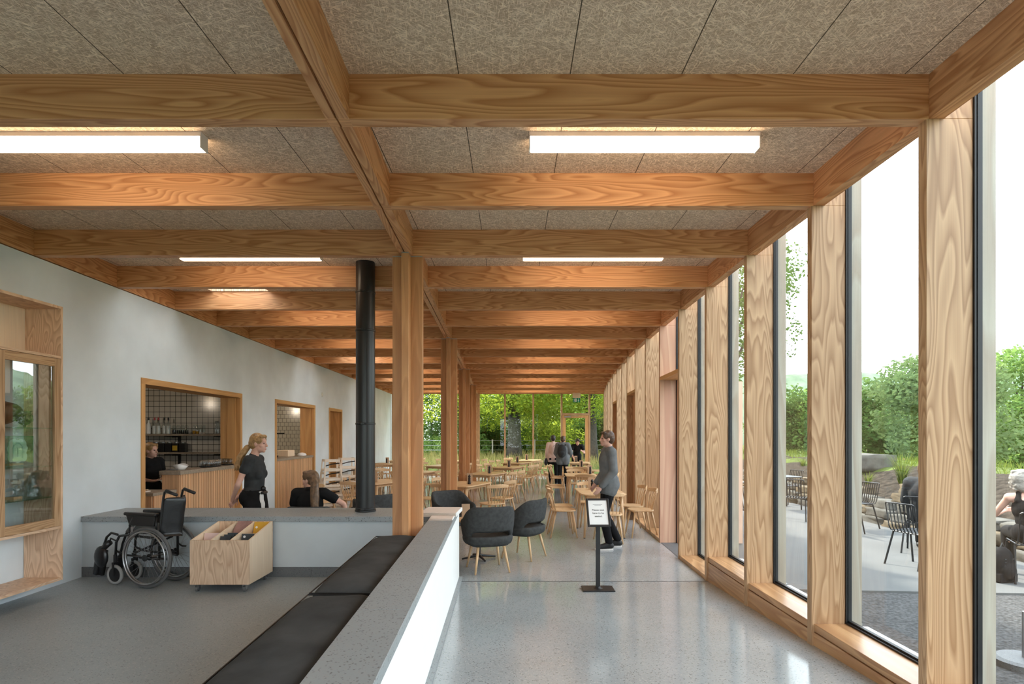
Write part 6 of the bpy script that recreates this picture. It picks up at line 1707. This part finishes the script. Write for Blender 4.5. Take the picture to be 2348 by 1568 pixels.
b = MB(); b.box(-0.02, 0.10, 0.12, 0.165, 0.955, 0.985); b.ball((0.03, 0.13, 1.02), (0.03, 0.03, 0.03)); b.build('waist_pouch', 'black_vinyl', root, bevel=0.008)
b = MB(); b.cap((-0.15, 0.02, 0.99), (0.15, 0.02, 0.99), 0.02, 0.02)
for q in range(24):
    a = 2 * PI * q / 24; a2 = 2 * PI * (q + 1) / 24; b.cap((0.152 * math.cos(a), 0.115 * math.sin(a), 0.985), (0.152 * math.cos(a2), 0.115 * math.sin(a2), 0.985), 0.02, 0.02, 8)
solid('apron_band', b, 'cloth_black', root, 0.008, 3)
b = MB(); vs, fs = [], []
for i in range(17):
    a = -0.55 * PI + 1.1 * PI * i / 16
    for zz, k_ in ((0.99, 0.0), (0.80, 0.045), (0.58, 0.055), (0.36, 0.06)):
        vs.append(((0.165 + k_) * math.sin(a), (0.125 + k_ * 0.8) * math.cos(a) + 0.01 * math.sin(5 * a + zz * 9), zz))
for i in range(16):
    for q in range(3): k0 = i * 4 + q; fs.append((k0, k0 + 1, k0 + 5, k0 + 4))
b.add(vs, fs); ap = b.build('apron', 'cloth_black', root, smooth=True); sd_ = ap.modifiers.new('thickness', 'SOLIDIFY'); sd_.thickness = 0.006

# 2 colleague behind the bar
J = stand(0.915, ell=(-0.215, 0.02, 1.10), wrl=(-0.09, 0.24, 1.07), elr=(0.215, 0.02, 1.10), wrr=(0.11, 0.24, 1.07), hdl=(-0.03, 0.32, 1.08), hdr=(0.05, 0.32, 1.08), pnl=(0, 0, 1), pnr=(0, 0, 1))
root, T, H = person('young fair-haired waitress in black reading a paper slip at the left end of the bar', (-5.62, 9.15, 0), -2.05, J, hair='hair_blond', vox=0.009, sleeve=0.5, hair_style='ponytail', tail=[(0, -0.09, 0.56), (0.04, -0.11, 0.48), (0.10, -0.04, 0.40), (0.11, 0.02, 0.32)], tail_r=[0.03, 0.034, 0.032, 0.014], head_yaw=0.35)
o = thing('paper_slip', 'printed slip held by the waitress behind the bar', 'paper', (-5.62 + 0.36 * math.sin(2.05), 9.15 + 0.36 * math.cos(2.05), 0.985), -2.05); b = MB(); b.box(-0.09, 0.09, -0.06, 0.08, 0.006, 0.010); b.build('sheet', 'paper_white', o)

# 3 woman with long hair sitting with her back to us
def sit(h=1.0, zs=0.46, **o):
    J = dict(pelvis=(0, -0.02, zs + 0.10), chest=(0, -0.05, zs + 0.40), neck=(0, -0.05, zs + 0.595), head=(0, -0.01, zs + 0.72), shl=(-0.165, -0.05, zs + 0.54), shr=(0.165, -0.05, zs + 0.54), ell=(-0.23, 0.06, zs + 0.28), elr=(0.23, 0.06, zs + 0.28),
             wrl=(-0.14, 0.28, zs + 0.20), wrr=(0.14, 0.28, zs + 0.20), hpl=(-0.095, 0.02, zs + 0.085), hpr=(0.095, 0.02, zs + 0.085), knl=(-0.12, 0.43, zs + 0.06), knr=(0.12, 0.43, zs + 0.06), anl=(-0.12, 0.42, 0.085), anr=(0.12, 0.42, 0.085), tol=(-0.13, 0.57, 0.036), tor=(0.13, 0.57, 0.036))
    J.update(o); return {a: tuple(q * h for q in c) for a, c in J.items()}
zs = 0.42
J = sit(1.0, zs, elr=(0.40, -0.02, zs + 0.40), wrr=(0.42, 0.10, zs + 0.20), hdr=(0.42, 0.16, zs + 0.13), shr=(0.165, -0.04, zs + 0.54), head=(-0.02, 0.0, zs + 0.70), ell=(-0.25, 0.05, zs + 0.28))
person('seated woman in a black T-shirt seen from behind, long brown hair tied back, looking left', (-2.50, 7.34, 0), 0.04, J, hair='hair_light_brown', vox=0.006, sleeve=0.5, hair_style='ponytail', head_yaw=1.15, head_pitch=-0.10, loose=0.006,
       tail=[(0.05, -0.06, 0.62), (0.075, -0.10, 0.54), (0.085, -0.135, 0.42), (0.09, -0.15, 0.28), (0.085, -0.15, 0.17)], tail_r=[0.044, 0.050, 0.056, 0.048, 0.024])

# 4 man walking past the nearest table
J = stand(1.03, knl=(-0.09, 0.10, 0.48), anl=(-0.10, 0.02, 0.10), tol=(-0.11, 0.16, 0.036), knr=(0.09, 0.03, 0.48), anr=(0.10, -0.16, 0.10), tor=(0.11, -0.01, 0.036), wrl=(-0.20, 0.16, 0.90), wrr=(0.19, 0.14, 0.92), chest=(0, 0.01, 1.25), ell=(-0.23, -0.01, 1.12), elr=(0.23, -0.02, 1.12))
person('man in a grey sweater and black trousers walking left behind the sign', (1.43, 8.72, 0), PI / 2 + 0.1, J, top='cloth_grey', legs='cloth_black', hair='hair_brown', vox=0.008, sleeve=1.9, female=False, hair_style='short', loose=0.012, hem=0.12, sole='sole_white')

# 5 two visitors on the aisle, backs to us
J = stand(0.985)
root, T, H = person('visitor in a pale pink top with a black shoulder bag in the aisle', (1.38, 19.75, 0), -0.1, J, top='cloth_pink', hair='hair_dark', vox=0.013, sleeve=1.8, hair_style='short', loose=0.01, hem=0.10)
b = MB(); b.ball((-0.24, 0.0, 0.78), (0.07, 0.13, 0.13)); b.cap((-0.22, 0, 0.85), (0.05, -0.13, 1.35), 0.012, 0.012, 6); solid('shoulder_bag', b, 'black_vinyl', root, 0.012, 3)
J = stand(0.97, ell=(-0.24, 0.02, 1.12), elr=(0.26, 0.02, 1.12), wrl=(-0.20, 0.22, 1.02), wrr=(0.22, 0.22, 1.02))
root, T, H = person('visitor in a grey jacket and grey backpack standing in the aisle', (1.66, 19.2, 0), -0.15, J, top='cloth_grey', legs='cloth_black', hair='hair_brown', vox=0.012, sleeve=1.9, hair_style='short', loose=0.03, hem=0.15)
b = MB(); b.ball((-0.02, -0.21, 1.16), (0.15, 0.10, 0.22)); b.ball((-0.02, -0.28, 1.06), (0.11, 0.06, 0.12)); b.cap((-0.12, -0.14, 1.36), (-0.13, 0.08, 1.36), 0.025, 0.025, 8); b.cap((0.09, -0.14, 1.36), (0.10, 0.08, 1.36), 0.025, 0.025, 8)
solid('backpack', b, 'cloth_charcoal', root, 0.012, 3)
# 6 waitress leaning over a far table
J = stand(1.0, chest=(0, 0.16, 1.20), neck=(0, 0.27, 1.345), head=(0, 0.35, 1.42), shl=(-0.165, 0.24, 1.29), shr=(0.165, 0.24, 1.29), ell=(-0.25, 0.30, 1.03), wrl=(-0.18, 0.42, 1.08), elr=(0.21, 0.34, 1.02), wrr=(0.14, 0.44, 0.80), hdr=(0.12, 0.48, 0.74), pelvis=(0, 0, 0.94))
root, T, H = person('dark-haired waitress in a black T-shirt leaning over the fourth table on the right', (2.36, 21.55, 0), PI, J, hair='hair_dark', vox=0.012, sleeve=0.5, hair_style='short', head_pitch=0.45)
# 7 grey-haired woman outside
zs = 0.45
J = sit(1.0, zs, chest=(-0.03, 0.03, zs + 0.39), neck=(-0.05, 0.05, zs + 0.575), head=(-0.09, 0.09, zs + 0.70), shl=(-0.20, 0.06, zs + 0.50), shr=(0.14, 0.02, zs + 0.54), ell=(-0.30, 0.22, zs + 0.27), wrl=(-0.16, 0.42, zs + 0.30))
root, T, H = person('woman with a grey bob and black sleeveless top sitting outside at the right edge', (5.98, 6.76, 0), -0.45, J, top='cloth_black', legs='cloth_black', hair='hair_grey', shoes='shoe_grey', vox=0.008, tank=True, hair_style='bob', sole='sole_white')
# 8 person in a jacket on the terrace chair, mostly behind a fin
J = sit(1.0, 0.45)
person('person in a dark grey jacket on the terrace chair beyond the nearest full fin', (5.90, 8.42, 0), -0.75, J, top='cloth_charcoal', legs='cloth_black', hair='hair_brown', vox=0.011, sleeve=1.9, female=False, loose=0.03)
# 9 picnickers on the meadow
for (x, y, tp, hr_, lab) in ((21.1, 32.0, 'cloth_rose', 'hair_brown', 'picnicker in a pink shirt, left one of the pair on the far meadow'), (21.9, 32.2, 'cloth_charcoal', 'hair_dark', 'picnicker in dark clothes, right one of the pair on the far meadow')):
    J = sit(1.0, 0.06, anl=(-0.16, 0.66, 0.06), anr=(0.16, 0.66, 0.06), knl=(-0.15, 0.36, 0.30), knr=(0.15, 0.36, 0.30), tol=(-0.17, 0.76, 0.12), tor=(0.17, 0.76, 0.12))
    person(lab, (x, y, HT(x, y) + 0.02), 2.6, J, top=tp, legs='cloth_charcoal', hair=hr_, vox=0.016, sleeve=0.6, hair_style='short')
# black rucksack on the terrace beside the grey-haired woman
root = thing('rucksack', 'black rucksack standing on the terrace behind the grey-haired woman', 'bag', (5.62, 6.75, 0.0), 0.2)
b = MB(); b.ball((0, 0, 0.20), (0.14, 0.10, 0.20)); b.ball((0, -0.07, 0.13), (0.10, 0.06, 0.11)); b.box(-0.12, 0.12, -0.08, 0.08, 0.004, 0.10); solid('bag_body', b, 'cloth_black', root, 0.010, 4)
b = MB()
for q in range(3): b.tube([(-0.07, -0.085, 0.20 + 0.035 * q), (0, -0.098 + 0.012 * q, 0.205 + 0.035 * q), (0.07, -0.085, 0.20 + 0.035 * q)], 0.006, 6)
b.tube([(-0.03, 0, 0.39), (0, 0, 0.44), (0.03, 0, 0.39)], 0.008, 6); b.build('strap', 'cloth_charcoal', root)
